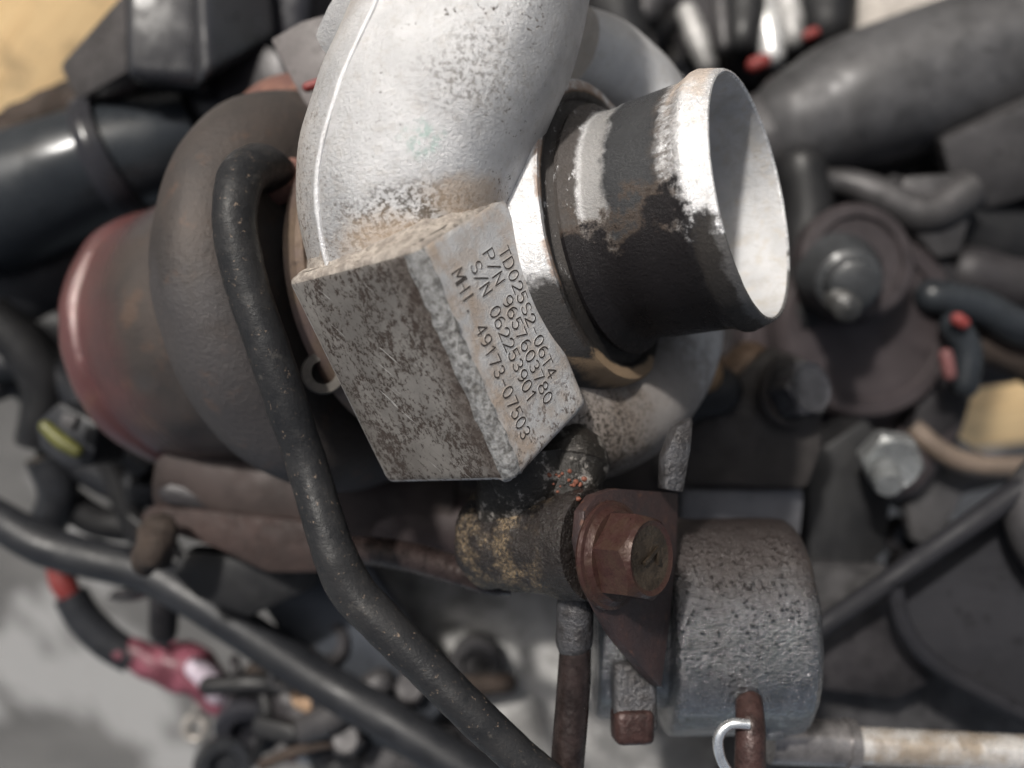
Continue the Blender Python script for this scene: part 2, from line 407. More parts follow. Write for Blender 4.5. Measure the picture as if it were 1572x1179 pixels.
M_fl = cast_alu('housing face, stained groove', st_fl, 1.15, .15, .55, .36)
fprof = [(-25.5, 21.5), (-26.6, 22.4), (-27.2, 23.2), (-27.2, 24.2), (-26.6, 24.6), (-26.3, 25.2), (-26.1, 26.4), (-26.0, 27.2), (-26.6, 27.8), (-29.0, 28.3), (-31.5, 29.2), (-34.5, 31), (-38, 33.2), (-43, 35.5), (-48, 36), (-49, 34), (-49.1, 10)]
def rfl(s, r, t): return r
flg = revolve('housing_face', fprof, CM, AX, M_fl, comp, 160, rf=rfl, angle=40); rough_up(flg, .12, .25)

# identification block
def st_blk(n):
    z = n.ax(2); x = n.ax(0); y = n.ax(1)
    top = n.mr(n.ma('ADD', z, n.mul(n.noise(.4, 4, .7), 3)), 3.4, 1.2)
    mid = n.mul(n.band(x, 2.6, 7.5, 1.4, 2.4, .15), n.mr(n.noise(.2, 5, .7, off=2), .35, .6))
    lowr = n.mul(n.mr(z, 26, 36), n.mr(n.noise(.9, 6, .75, off=12), .52, .6))
    return [(n.mr(n.noise(.25, 4, .6, off=7), .4, .62), (.33, .27, .22), .55), (mid, (.30, .22, .155), .6), (lowr, (.08, .06, .05), .85), (top, (.38, .30, .23), .8)]
M_blk = cast_alu('sand cast aluminium face', st_blk, .82, .12, .28, .5)
def on_left_face(px, py):
    r = G(px, py, 1.); t = vA.dot(ex) / r.dot(ex); return to_block(r * t)
SCR = (on_left_face(700, 625) - on_left_face(660, 590)); SCR.x = 0; SCR.normalize()
n = N('milled aluminium, dark spotted'); z = n.ax(2); y = n.ax(1)
c = n.mix(n.mr(n.noise(.08, 4, .6), .35, .65), (.235, .218, .20), (.155, .142, .13))
lay = n.noise(1.15, 8, .8, off=4, st=(1, 1, .8)); big = n.noise(.11, 3, .6, off=9)
dirt = n.mr(n.ma('ADD', lay, n.mul(n.ma('SUBTRACT', big, .5), .46)), .495, .575)
edge = n.mr(n.ma('ADD', y, n.mul(n.noise(.15, 4, .7, off=15), 9)), 13, 6)
edge2 = n.mul(edge, n.mr(n.noise(.7, 7, .78, off=16), .42, .56))
dirt = n.mx(dirt, edge2)
c = n.mix(n.mul(edge, .7), c, (.13, .105, .09))
c = n.mix(n.mul(dirt, .95), c, (.035, .027, .024))
scr = n.noise(1., 2, .5, st=(1, 2.2, .05), off=2)
scr2 = n.noise(.9, 2, .5, vec=n.vm('ADD', n.P, n.vm('MULTIPLY', n.P, (0, 0, 0))), st=(1, .16, 2.4), off=40)
sk = n.mul(n.mr(scr2, .71, .73), n.mr(n.noise(.12, 2, .5, off=51), .5, .6))
sdv_ = SCR; acv_ = Vector((1, 0, 0)).cross(sdv_)
cmb = n.t.nodes.new('ShaderNodeCombineXYZ'); n.L(n.ma('MULTIPLY', n.vm('DOT_PRODUCT', n.P, acv_), 3.2), cmb.inputs[0]); n.L(n.ma('MULTIPLY', n.vm('DOT_PRODUCT', n.P, sdv_), .07), cmb.inputs[1])
sk = n.mul(n.mr(n.noise(1., 2, .5, vec=cmb.outputs[0]), .675, .70), n.mr(n.noise(.13, 3, .6, off=51), .46, .56))
c = n.mix(n.mul(sk, .8), c, (.66, .65, .63))
sk2 = n.mr(n.noise(1., 3, .6, vec=cmb.outputs[0], off=77), .56, .64)
c = n.mix(n.mul(sk2, .25), c, (.10, .085, .075))
b_ = n.bump(n.noise(1.5, 5, .7), .07, .7); b_ = n.bump(n.inv(dirt), .06, .8, b_); b_ = n.bump(scr, .04, .5, b_)
M_mill = n.out(c, n.ma('ADD', .42, n.mul(dirt, .25)), n.mul(n.inv(dirt), .45), b_, n.ma('MULTIPLY_ADD', dirt, -.42, .45))
n = N('sandy casting skin'); c = n.mix(n.mr(n.noise(.5, 5, .7), .38, .62), (.34, .305, .27), (.19, .165, .145))
c = n.mix(n.mul(n.mr(n.noise(1.1, 6, .75, off=4), .56, .63), .8), c, (.09, .07, .055))
M_sand = n.out(c, .6, .2, n.bump(n.noise(.9, 6, .75), .35, 1.))
n = N('rough broken edge'); c = n.mix(n.mr(n.noise(.9, 6, .72), .36, .66), (.36, .36, .36), (.09, .085, .08))
M_ridge = n.out(c, .4, .5, n.bump(n.noise(1.6, 5, .8), .5, 1.))
def blk_pt(i, j, k): return vA + ex * LX * i + ey * LY * j + ez * LZ * k
vs = [blk_pt(i, j, k) for i in (0, 1) for j in (0, 1) for k in (0, 1)]
fs = [(0, 1, 3, 2), (4, 6, 7, 5), (0, 4, 5, 1), (2, 3, 7, 6), (0, 2, 6, 4), (1, 5, 7, 3)]
blk = mk('identification_block', vs, fs, [M_blk, M_mill, M_ridge, M_sand], comp, vA, BB, False)
bm = bmesh.new(); bm.from_mesh(blk.data)
def isr(e): a, b = e.verts; return all(abs(v.co.x) < 1e-5 and abs(v.co.y) < 1e-5 for v in (a, b))
r1 = [e for e in bm.edges if isr(e)]
bmesh.ops.bevel(bm, geom=r1, offset=.0023, segments=6, affect='EDGES', profile=.6)
bmesh.ops.bevel(bm, geom=[e for e in bm.edges if len(e.link_faces) == 2 and e.calc_face_angle(0) > 1.2], offset=.0017, segments=4, affect='EDGES', profile=.55)
bmesh.ops.subdivide_edges(bm, edges=[e for e in bm.edges if e.calc_length() > .008], cuts=24, use_grid_fill=True)
bm.normal_update()
for f in bm.faces:
    f.smooth = True; nn = f.normal; cc = f.calc_center_median() * 1000
    f.material_index = 0
    if nn.z < -.35: f.material_index = 3
    elif nn.x < -.93 and cc.y > 2.0: f.material_index = 1
    elif cc.x < 2.4 and cc.y < 2.4 and abs(nn.z) < .7: f.material_index = 2
bm.to_mesh(blk.data); bm.free()
for v in blk.data.vertices:
    p = v.co * 1000
    if p.x < 2.7 and p.y < 2.7: v.co += v.normal * (noise.noise(p * .7) * .5 + noise.noise(p * 1.9) * .3) * .001
    elif p.z < 1.5: v.co += v.normal * noise.noise(p * .5) * .4 * .001

# the sandy fillet that runs the block into the volute: a concave skin between the block's top edge and the volute
bpy.context.view_layer.update(); dg_ = bpy.context.evaluated_depsgraph_get()
def hit(x, y):
    ok_, loc, nr_, *_r = sc.ray_cast(dg_, W @ Vector((0, 0, 0)), (W.to_3x3() @ G(x, y, 1.)).normalized())
    return (Wi @ loc) * 1000
Wi = W.inverted()
def lerp_path(P, u):
    L_ = [0]
    for a, b in zip(P, P[1:]): L_.append(L_[-1] + math.dist(a, b))
    d = u * L_[-1]
    for i in range(len(P) - 1):
        if d <= L_[i + 1] + 1e-9: t = (d - L_[i]) / (L_[i + 1] - L_[i]); return tuple(P[i][k] + (P[i + 1][k] - P[i][k]) * t for k in range(len(P[i])))
    return P[-1]
ins = lambda p, q: Vector(p)
edge_ = [tuple(vE + ex * 1.2 + ez * 1.3 - ey * .6), tuple(vA * .5 + vE * .5 + ex * 1. + ez * .25), tuple(vA + ey * 3 + ex * .9 + ez * .1), tuple(vA + ex * 1.6 + ey * 1.2 + ez * .1), tuple(vA + ex * 4 + ey * .7 + ez * .1), tuple(vA * .5 + vB * .5 + ey * .8 + ez * .2), tuple(vB + ez * .3 + ey * 1.2 - ex * .4)]
outer = [(456, 403), (492, 387), (545, 375), (610, 354), (640, 340), (700, 312), (770, 280)]
NU, NV = 90, 10; fv = []
for i in range(NU + 1):
    u = i / NU; a = Vector(lerp_path(edge_, u)); q = lerp_path(outer, u); jx = noise.noise(Vector((u * 14, 2, 5))) * 7
    try: b = hit(q[0], q[1] + jx)
    except Exception: b = a
    vd = -b.normalized(); b = b - vd * .35
    for j in range(NV + 1):
        t = j / NV; p = a.lerp(b, t) - vd * (4 * t * (1 - t)) * .9
        p = p + vd * (noise.noise(p * .35) * .35 + noise.noise(p * 1.2) * .22) * (4 * t * (1 - t))
        fv.append(p)
ff = [(i * (NV + 1) + j, i * (NV + 1) + j + 1, (i + 1) * (NV + 1) + j + 1, (i + 1) * (NV + 1) + j) for i in range(NU) for j in range(NV)]
mk('casting_fillet', fv, ff, M_sand, comp)
# engraved lettering: single-stroke letters cut as ribbons 0.02 mm proud of the cast face
def arc(cx, cy, rx, ry, a0, a1, k=9): return [(cx + rx * math.cos(math.radians(a0 + (a1 - a0) * i / k)), cy + ry * math.sin(math.radians(a0 + (a1 - a0) * i / k))) for i in range(k + 1)]
GL = {
 'T': [[(0, 1), (.7, 1)], [(.35, 1), (.35, 0)]], 'D': [[(0, 0), (0, 1), (.3, 1)] + arc(.3, .5, .38, .5, 90, -90) + [(0, 0)]],
 '0': [arc(.35, .5, .33, .5, 90, 450, 18)], '2': [arc(.35, .7, .32, .3, 170, -40) + [(0, 0), (.7, 0)]],
 '5': [[(.62, 1), (.1, 1), (.06, .58)] + arc(.32, .32, .33, .32, 130, -160, 12)], 'S': [arc(.35, .74, .3, .26, 20, 250) + arc(.35, .25, .33, .25, 80, -160)],
 '-': [[(.1, .5), (.6, .5)]], '6': [arc(.5, .55, .47, .45, 100, 180, 5) + arc(.35, .3, .32, .3, 180, 540, 16)], '4': [[(.5, 0), (.5, 1), (0, .3), (.72, .3)]],
 'P': [[(0, 0), (0, 1), (.35, 1)] + arc(.38, .73, .28, .27, 90, -90) + [(0, .46)]], '/': [[(0, -.05), (.62, 1.05)]], 'N': [[(0, 0), (0, 1), (.65, 0), (.65, 1)]],
 '9': [arc(.35, .7, .32, .3, 0, 360, 16) + arc(.2, .45, .47, .45, 0, -80, 6)], '7': [[(0, 1), (.66, 1), (.25, 0)]], '3': [arc(.33, .74, .3, .26, 150, -90) + arc(.33, .25, .34, .25, 90, -150)],
 '8': [arc(.35, .75, .27, .25, -90, 270, 14), arc(.35, .26, .33, .26, 90, 450, 16)], '1': [[(.12, .78), (.38, 1), (.38, 0)]], 'M': [[(0, 0), (0, 1), (.38, .3), (.76, 1), (.76, 0)]],
 'H': [[(0, 0), (0, 1)], [(.68, 0), (.68, 1)], [(0, .5), (.68, .5)]], 'I': [[(.35, 0), (.35, 1)]], '.': [[(.3, 0), (.3, .07), (.36, .07), (.36, 0)]], ' ': []}
n = N('engraved groove'); M_text = n.out(n.mix(n.mr(n.noise(2., 3), .4, .6), (.022, .017, .015), (.05, .04, .035)), .6, .2)
def line_text(txt, p0, p1, hpx):
    """p0, p1: where the line's lower-left corner and lower-right corner sit on the face"""
    a, b = on_text_face(*p0), on_text_face(*p1); nadv = len(txt) - .3
    d = (b - a); d.y = 0; adv = d.length / nadv; d.normalize(); up = Vector((d.z, 0, -d.x))
    if up.x < 0: up = -up
    vs, fs = [], []; wd_ = .125; bvs, bfs = [], []
    for i, ch in enumerate(txt):
        ox = i * adv + random.uniform(-.05, .05)
        for st in GL[ch]:
            pts = [a + d * (ox + q[0] * adv * 1.08 + random.uniform(-.02, .02)) + up * (q[1] * hpx + random.uniform(-.02, .02)) for q in st]
            for j in range(len(pts) - 1):
                p, q = pts[j], pts[j + 1]; t = (q - p)
                if t.length < 1e-4: continue
                t.normalize(); s_ = Vector((-t.z, 0, t.x)) * wd_ * random.uniform(.75, 1.15); e_ = t * wd_ * .6
                k = len(vs)
                for c_, yy in ((p - e_ + s_, -.012), (p - e_ - s_, -.012), (q + e_ - s_, -.012), (q + e_ + s_, -.012)): vs.append(vA + BB.to_3x3() @ Vector((c_.x, -.05 - .0004 * (len(vs) // 4 % 9), c_.z)))
                fs.append((k, k + 1, k + 2, k + 3))
                o_ = s_.normalized()
                for sg in (-1, 1):
                    k = len(bvs)
                    for e2 in (p - e_ * .5, q + e_ * .5):
                        for off, hh2 in ((wd_ * .9, 0), (wd_ + .05, -.06), (wd_ + .14, 0)):
                            c_ = e2 + o_ * sg * off; bvs.append(vA + BB.to_3x3() @ Vector((c_.x, hh2 + .005, c_.z)))
                    bfs += [(k, k + 1, k + 4, k + 3), (k + 1, k + 2, k + 5, k + 4)]
    mk('engraving_burr', bvs, bfs, M_blk, blk, vA, BB, False)
    return mk('engraved_text', vs, fs, M_text, blk, vA, BB, False)
line_text('TD025S2-06T4', (765, 386), (842, 583), 2.6)
line_text('P/N 9657603780', (741, 391), (836, 622), 2.6)
line_text('S/N 062253901', (721, 409), (811, 620), 2.6)
line_text('MHI. 49173-07503', (693, 421), (801, 676), 2.6)

# mounting lug at the top left of the volute
M_lug = cast_alu('cast lug', None, .62, .4, .3, .55)
lug = slab('mounting_lug', [(478, 55), (500, 8), (530, -40), (600, -60), (600, 40), (540, 60), (500, 92)], 150, 14, M_lug, comp, 1.6, gx=-3, gy=4)
# boss that carries the actuator bracket
BX = Vector((.73, .07, .68)).normalized()
BF = G(1003, 857, 139)                               # centre of the bolt's outer face
def st_boss(n):
    tan = n.mul(n.mr(n.noise(.55, 6, .72, off=3), .47, .57), n.band(n.ax(2), -33, -17.5, 1, 3))
    tan = n.mul(tan, n.mr(n.ma('ADD', n.ax(1), n.mul(n.noise(.2, 3, .6), 4)), 9, 3))
    return [(n.mr(n.noise(.1, 2), .0, .1), (.018, .014, .012), .97), (tan, (.27, .19, .10), .85), (n.mr(n.noise(.8, 5, .7, off=30), .60, .66), (.42, .38, .32), .5)]
n = N('oil soaked cast boss')
c = n.mix(n.mul(n.mul(n.mr(n.noise(1.9, 7, .85, off=3), .46, .57), n.mr(n.noise(.17, 4, .65, off=31), .42, .56)), n.mr(n.ax(2), -15, -20)), (.013, .010, .009), (.19, .14, .085))
c = n.mix(n.mul(n.mr(n.noise(1.5, 4, .7, off=5), .60, .66), .8), c, (.012, .010, .009))
b_ = n.bump(n.noise(.9, 5, .72), .5, .9); b_ = n.bump(n.noise(2.2, 3, .6, off=2), .35, 1., b_)
M_boss = n.out(c, n.mr(n.noise(.7, 4, .7, off=8), .35, .65, .16, .42), 0, b_, .3, coat=.35)
bprof = [(-40, 9.5), (-35.5, 9.3), (-34, 8.5), (-33, 8.7), (-20, 8.6), (-14, 8.6), (-12.2, 8.8), (-11.6, 8.3), (-11.5, 0.005)]
bprof = [(-36.6, 4), (-36.5, 8.4), (-35.9, 9.0), (-35, 9.2)] + [(-34 + i, 9.2) for i in range(22)] + [(-11.6, 9.0), (-11.5, .005)]
bs = revolve('mounting_boss', bprof, BF + Vector((0, 1.6, 0)), BX, M_boss, comp, 72, angle=60); rough_up(bs, .7, .22, .25, .8)
n = N('oily silver web'); c = n.mix(n.mr(n.noise(.3, 6, .75, off=2), .36, .46), (.20, .185, .17), (.014, .012, .010))
M_web = n.out(c, .3, .25, n.bump(n.noise(1.1, 5, .7), .4, 1.))
# neck of metal between the boss and the block
nkb = tube('boss_web', [(808, 690, 155, 8.5), (812, 735, 155, 8.2), (816, 790, 156, 7)], M_web, comp, n=40, k=6); rough_up(nkb, .5, .3, .2, 1.)
for x_, r_ in ((772, 4.6), (868, 6.2)):
    o = tube('boss_web', [(x_ + 4, 712, 155, r_ * 1.15), (x_ + 2, 740, 154, r_), (x_, 795, 156, r_)], M_web, comp, n=32, k=6, round_end=True); rough_up(o, .5, .3, .2, 1.)
M_chip = simple('orange sealant crumbs', (.15, .055, .035), .6, var=.4, ns=1.)
bpy.context.view_layer.update(); dg_ = bpy.context.evaluated_depsgraph_get()
for i in range(16):
    x = random.gauss(880, 20); y = random.gauss(736, 12); r = random.uniform(.2, .55)
    ok_, loc, *_r = sc.ray_cast(dg_, W @ Vector((0, 0, 0)), (W.to_3x3() @ G(x, y, 1.)).normalized())
    if not ok_: continue
    p = Wi @ loc * 1000
    bmc = bmesh.new(); bmesh.ops.create_icosphere(bmc, subdivisions=2, radius=r)
    vs = [p + v.co * (1 + .3 * noise.noise(v.co * 3 + p)) for v in bmc.verts]; fs = [tuple(v.index for v in f.verts) for f in bmc.faces]; bmc.free()
    mk('sealant_crumb', vs, fs, M_chip, comp)

# ================================================================ TURBINE SIDE
def S(s): return CM - AX * s
turb = thing('turbine_housing', 'large rusty brown turbine housing with a reddish glossy rounded end at the left', 'turbocharger housing', S(125))
n = N('heat stained cast iron')
BT = basis(-AX)
z = n.ax(2)   # distance behind s=95 along the shaft
c = n.mix(n.mr(n.noise(.05, 5, .6), .35, .65), (.050, .041, .037), (.034, .030, .029))
c = n.mix(n.mul(n.mr(n.noise(.035, 4, .6, off=5), .46, .62), .7), c, (.055, .052, .054))
c = n.mix(n.mul(n.mr(n.noise(.16, 5, .7, off=2), .57, .72), .4), c, (.10, .06, .042))
red = n.mul(n.mr(n.ma('ADD', z, n.mul(n.ma('SUBTRACT', n.noise(.06, 4, .6, off=8), .5), 30)), 40, 68), .75)
c = n.mix(red, c, (.10, .030, .030))
c = n.mix(n.mul(n.mr(n.noise(.09, 4, .6, off=61), .56, .66), n.mul(n.mr(z, 28, 36), .3)), c, (.12, .07, .045))
c = n.mix(n.mul(n.mr(n.ma('ADD', z, n.mul(n.ma('SUBTRACT', n.noise(.1, 4, .6, off=18), .5), 14)), 68, 75), .6), c, (.36, .27, .25))
b_ = n.bump(n.noise(.9, 5, .7), .28, .9); b_ = n.bump(n.noise(.12, 3, .5, off=4), .5, .5, b_)
M_turb = n.out(c, n.mr(z, 30, 58, .56, .2), .2, b_, .3, coat=n.mr(z, 44, 62, 0, .7))
def rt(s, r, t):
    # swells like a scroll as the angle runs round; local x is towards the viewer
    if s < 24: r = r * (1 + .05 * math.cos(t - 1.0)) + .8 * noise.noise(Vector((math.cos(t) * 2, math.sin(t) * 2, s * .08)))
    if s >= 24.4: r = r * .885
    return r + .45 * noise.noise(Vector((math.cos(t) * 4, math.sin(t) * 4, s * .15)))
tp = sm([(0, 20), (1, 33), (3, 39), (7, 42.6), (12, 44), (17, 43.0), (20.5, 41), (23, 37.4), (24.5, 34.2), (25.5, 34.2), (26.6, 36.8), (28.4, 37.6), (30, 36.4), (33, 35.8), (42, 36.6), (54, 36.0), (60, 35.2), (62, 36.6), (65, 37.0), (67.5, 35.6), (70, 32.8), (73, 28.4), (75, 22), (76.5, 15), (77, 0.01)], 4)
tb = revolve('scroll', tp, S(81), -AX, M_turb, turb, 128, rf=rt)
M_rust = simple('orange brown rust', (.15, .075, .055), .75, var=.45, ns=.2, bd=.2, col2=(.10, .05, .042))
tube('inlet_flange', [(560, 300, 206, 13), (500, 240, 206, 15), (455, 215, 208, 15), (400, 225, 216, 11)], M_rust, turb, n=40, k=8, round_end=True)
cent = thing('bearing_housing', 'tan and grey ring of the bearing housing between compressor and turbine', 'bearing housing', S(80))
M_tan = simple('heat tinted tan steel', (.12, .088, .065), .45, .3, var=.35, ns=.08, col2=(.09, .065, .06), bd=.08)
revolve('backplate', [(0, 24), (.5, 31.5), (1.5, 32.5), (4.5, 32.5), (5, 31.5), (5.5, 24)], S(72), -AX, M_tan, cent, 96)
revolve('core', [(-22, 26), (0, 26), (6, 24), (10, 20), (22, 24), (23, 10)], S(72), -AX, simple('dark grey iron', (.09, .08, .08), .6, .2), cent, 64)
M_pale = simple('pale brushed steel', (.55, .54, .52), .35, .6, var=.2)
revolve('clamp_ring', [(0, 28), (.3, 32.5), (2, 33), (3.5, 32.6), (4, 28)], S(66), -AX, M_pale, cent, 96)
o = revolve('bolt_hole', [(0, 2.2), (0, 3.9), (3, 4.1), (6, 3.8), (6, 2.2), (0, 2.2)], G(497, 572, 168), (.2, 0, .98), simple('dull steel', (.12, .11, .10), .45, .4), cent, 32)

# ================================================================ OIL PIPES
n = N('dull black painted steel pipe')
c = n.mix(n.mr(n.noise(.12, 5, .65), .35, .65), (.012, .0125, .014), (.019, .019, .02))
c = n.mix(n.mul(n.mr(n.noise(.9, 6, .75, off=5), .61, .66), .7), c, (.17, .13, .10))
c = n.mix(n.mul(n.mr(n.noise(.3, 5, .7, off=15), .60, .72), .4), c, (.07, .065, .06))
b_ = n.bump(n.noise(1.3, 5, .7), .12, 1.); b_ = n.bump(n.noise(.3, 3, .6, off=2), .2, .6, b_)
M_pipe = n.out(c, n.mr(n.noise(.5, 4, .7, off=7), .35, .65, .30, .50), 0, b_, .16)
pipe = thing('oil_pipe', 'thick black bent metal oil pipe running down in front of the turbine housing', 'pipe', G(470, 700, 160))
o = tube('pipe_run', [(a_, b_2, c_2, r_ * .8) for a_, b_2, c_2, r_ in [(448, 310, 176, 4.6), (432, 276, 171, 4.8), (402, 256, 163, 5.2), (373, 270, 156, 5.1), (362, 310, 152, 4.8), (362, 360, 151, 4.7), (380, 440, 151, 4.6), (410, 530, 151, 4.5), (440, 620, 152, 4.45), (470, 710, 153, 4.4), (497, 800, 151, 4.4), (514, 852, 150, 4.6), (540, 905, 150, 4.8), (585, 955, 149, 4.6),
     (650, 1020, 148, 4.3), (725, 1095, 147, 4.2), (800, 1165, 147, 4.1), (880, 1235, 147, 4.1)]], M_pipe, pipe, n=40, k=16); rough_up(o, .12, .3, .05, 1.)
revolve('collar', [(0, 4.2), (0, 5.4), (1.6, 5.7), (3, 5.2), (3, 4.2)], G(438, 288, 172), (-.35, .6, .7), M_rust, pipe, 40)
M_darkrod = simple('dark brown oiled steel', (.028, .02, .019), .3, .3, var=.5, ns=.3, bd=.15)
rod = tube('return_pipe', [(520, 845, 185, 2.9), (580, 847, 178, 2.9), (640, 858, 172, 2.9), (700, 876, 167, 2.8), (752, 890, 164, 2.8), (785, 893, 164, 2.6)], M_darkrod, None, n=28, k=8)
tag(rod, 'thin brown horizontal pipe between the bent black pipe and the oily boss', 'pipe')
vp = thing('drain_pipe', 'upright narrow dark brown pipe below the oily boss', 'pipe', G(880, 1150, 152))
tube('pipe_run', [(884, 980, 153, 2.7), (880, 1060, 153, 2.9), (872, 1160, 152, 2.9), (862, 1260, 152, 2.9)], M_darkrod, vp, n=28, k=6)
M_wet = N('wet pitted metal'); n = M_wet
c = n.mix(n.mr(n.noise(.25, 5, .7), .35, .65), (.06, .06, .065), (.035, .032, .032))
b_ = n.bump(n.noise(1.1, 4, .65), .55, 1.); b_ = n.bump(n.noise(2.8, 3, .6, off=2), .12, .8, b_)
M_wet = n.out(c, .24, .35, b_)
o = tube('pipe_end', [(884, 880, 152, 3.2), (884, 930, 152, 3.2), (881, 985, 153, 3.2)], M_wet, vp, n=28, k=6, round_end=True); rough_up(o, .2, .5)

# ================================================================ ACTUATOR CANISTER, BRACKET, BOLT
can = thing('vacuum_actuator', 'dark cylindrical actuator canister with wet pitted sheen beside the rusty bolt', 'actuator', G(1120, 955, 165))
n = N('wet blackened steel')
CA = Vector((1, .01, .015)).normalized(); BC = basis(CA)
z = n.ax(2); up_ = n.ax(1)
c = n.mix(n.mr(n.noise(.15, 5, .7), .35, .65), (.11, .112, .12), (.07, .07, .074))
dnc = BC.inverted() @ Vector((0, 1, 0))
hi = n.ma('ADD', n.mul(n.ax(0), dnc.x), n.mul(n.ax(1), dnc.y))
rust_refl = n.mul(n.mr(n.ma('ADD', hi, n.mul(n.ma('SUBTRACT', n.noise(.12, 5, .7, off=6), .5), 14)), 2, 18), .9)  # upper side: rust brown plus a dark reflection painted into the colour
c = n.mix(n.mr(rust_refl, 0, .9), c, (.024, .018, .017))
c = n.mix(n.mul(n.mr(n.ma('ADD', z, n.mul(n.noise(.3, 4, .7), 2)), 25., 27), .6), c, (.12, .065, .045))
c = n.mix(n.mul(n.mr(n.noise(.8, 5, .7, off=12), .62, .70), .1), c, (.04, .036, .034))
drops = n.mr(n.vor(.85), .34, .05)
b_ = n.bump(n.noise(1.25, 4, .62, st=(1.3, 1.3, 1.)), .6, 1.); b_ = n.bump(n.mul(drops, n.mr(n.noise(.15, 3, .6, off=3), .35, .5)), .55, 1., b_); b_ = n.bump(n.noise(2.8, 3, .6), .12, .7, b_)
M_can = n.out(c, n.mr(rust_refl, 0, 1, .16, .36), n.mr(rust_refl, 0, 1, .95, .2), b_, coat=n.mr(rust_refl, 0, 1, .9, .35))
CC = G(1040, 958, 176)
cp = [(-17.5, 10), (-17.3, 16.3), (-16.6, 17.), (-8.5, 17.2), (-7.8, 16.6), (-7.6, 15.2), (-4, 15.2), (-3.6, 19.2), (-2.8, 19.9)] + [(-2 + i * 1.1, 20.0) for i in range(21)] + [(21.6, 19.8), (22.6, 19.1), (23.2, 17.9), (23.4, 16.), (23.4, .01)]
cp = [(a * .98, b * 1.036) for a, b in cp]
o = revolve('canister', cp, CC, CA, M_can, can, 140, angle=50); rough_up(o, .16, .3, .08, .9)
M_redrod = simple('red brown rusted steel', (.04, .022, .02), .38, .2, var=.5, ns=.3, bd=.25)
o = box('clamp_lug', G(972, 1066, 158), basis((.1, .1, 1), (1, 0, 0)), (7.6, 12, 5), M_wet, can, 1.2, 3); rough_up(o, .3, .4)
o = box('clamp_lug', G(970, 1112, 157), basis((.1, .1, 1), (1, 0, 0)), (7, 6, 6), M_redrod, can, 1.5, 3)
tube('stud', [(1150, 1078, 157, 2.4), (1152, 1130, 153, 2.6), (1150, 1230, 152, 2.7)], M_redrod, can, n=28, k=5, round_end=True)
o = box('crimp_tab', G(1180, 1112, 166), basis((.1, .1, 1), (1, 0, 0)), (5.5, 5, 4), M_can, can, 1.2, 3)
o = tag(tube('spring_clip', [(1150, 1112, 151, .9), (1120, 1112, 151, .9), (1103, 1132, 151, .95), (1107, 1165, 151, .9), (1128, 1200, 151, .9)], simple('bright zinc wire', (.78, .8, .82), .22, .9, var=.1), None, n=16, k=8), 'small bright silver spring clip under the actuator canister', 'clip')

brk = thing('mounting_bracket', 'dark rusty triangular steel bracket plate held by the hexagon bolt', 'bracket', BF - BX * 12)
PP = BF - BX * 8.6
n = N('brown purple oiled steel')
c = n.mix(n.mr(n.noise(.12, 5, .7), .35, .65), (.044, .026, .025), (.030, .022, .023))
c = n.mix(n.mr(n.ma('ADD', n.ax(2), n.noise(.3)), -50, 50), c, c)
c = n.mix(n.mul(n.mr(n.noise(.7, 5, .7, off=3), .58, .68), .5), c, (.14, .065, .04))
M_brk = n.out(c, n.mr(n.noise(.5, 4, .7, off=7), .3, .7, .28, .5), .3, n.bump(n.noise(1.3, 5, .7), .22, .9))
pl = slab('plate', [(893, 830), (897, 785), (915, 760), (945, 750), (1042, 757), (1039, 850), (1028, 960), (1016, 1056), (990, 1030), (945, 975), (908, 905)], 140, 2.2, M_brk, brk, .35, nrm=BX, through=PP)
slab('side_flange', [(1020, 752), (1022, 700), (1040, 655), (1066, 640), (1062, 690), (1050, 758)], 153, 3, M_wet, brk, .8, gx=4)
M_nut = simple('rusty orange brown steel', (.042, .024, .018), .34, .25, var=.5, ns=.35, bd=.18, col2=(.036, .017, .015))
M_nutf = simple('dark greasy bolt face', (.05, .038, .028), .35, .35, var=.5, ns=.4, bd=.3)
bolt = thing('hexagon_bolt', 'rusty orange brown hexagon bolt clamping the bracket to the oily boss', 'bolt', BF)
hh = hexhead('head', BF - BX * 7.2, BX, 12.6, 7.0, M_nut, bolt, rot=.35)
hh.data.materials.append(M_nutf)
for p in hh.data.polygons:
    if p.center.z * 1000 > 6.45 and p.normal.z > .6 and math.hypot(p.center.x, p.center.y) * 1000 < 5.4: p.material_index = 1
revolve('washer', [(0, 6), (0, 8.6), (.5, 8.85), (1.1, 8.7), (1.3, 8.1), (1.5, 7.9), (2.2, 7.3), (2.4, 6.3), (2.4, 5)], BF - BX * 8.7, BX, M_nut, bolt, 72, angle=25)
# the 7-shaped strength mark on the head
def bp(x, y, z=.0): return BF + (basis(BX) @ Vector((x, y, z)))
m_ = [tube_ for tube_ in ()]
def raised(pts, parent):
    vs, fs = [], []
    for (p, q) in zip(pts, pts[1:]):
        t = Vector((q[0] - p[0], q[1] - p[1], 0)).normalized(); s_ = Vector((-t.y, t.x, 0)) * .3
        k = len(vs)
        for zz in (-.5, -.12):
            for c_ in (Vector((*p, 0)) + s_ - t * .2, Vector((*p, 0)) - s_ - t * .2, Vector((*q, 0)) - s_ + t * .2, Vector((*q, 0)) + s_ + t * .2): vs.append(bp(c_.x, c_.y, zz))
        fs += [(k, k + 1, k + 2, k + 3), (k + 4, k + 5, k + 6, k + 7)] + [(k + i, k + (i + 1) % 4, k + 4 + (i + 1) % 4, k + 4 + i) for i in range(4)]
    return mk('head_mark', vs, fs, M_nutf, parent, BF, basis(BX), False)
raised([(-1.9, 1.2), (-1.9, -1.1)], bolt); raised([(-1.9, -1.1), (1.9, .4)], bolt)

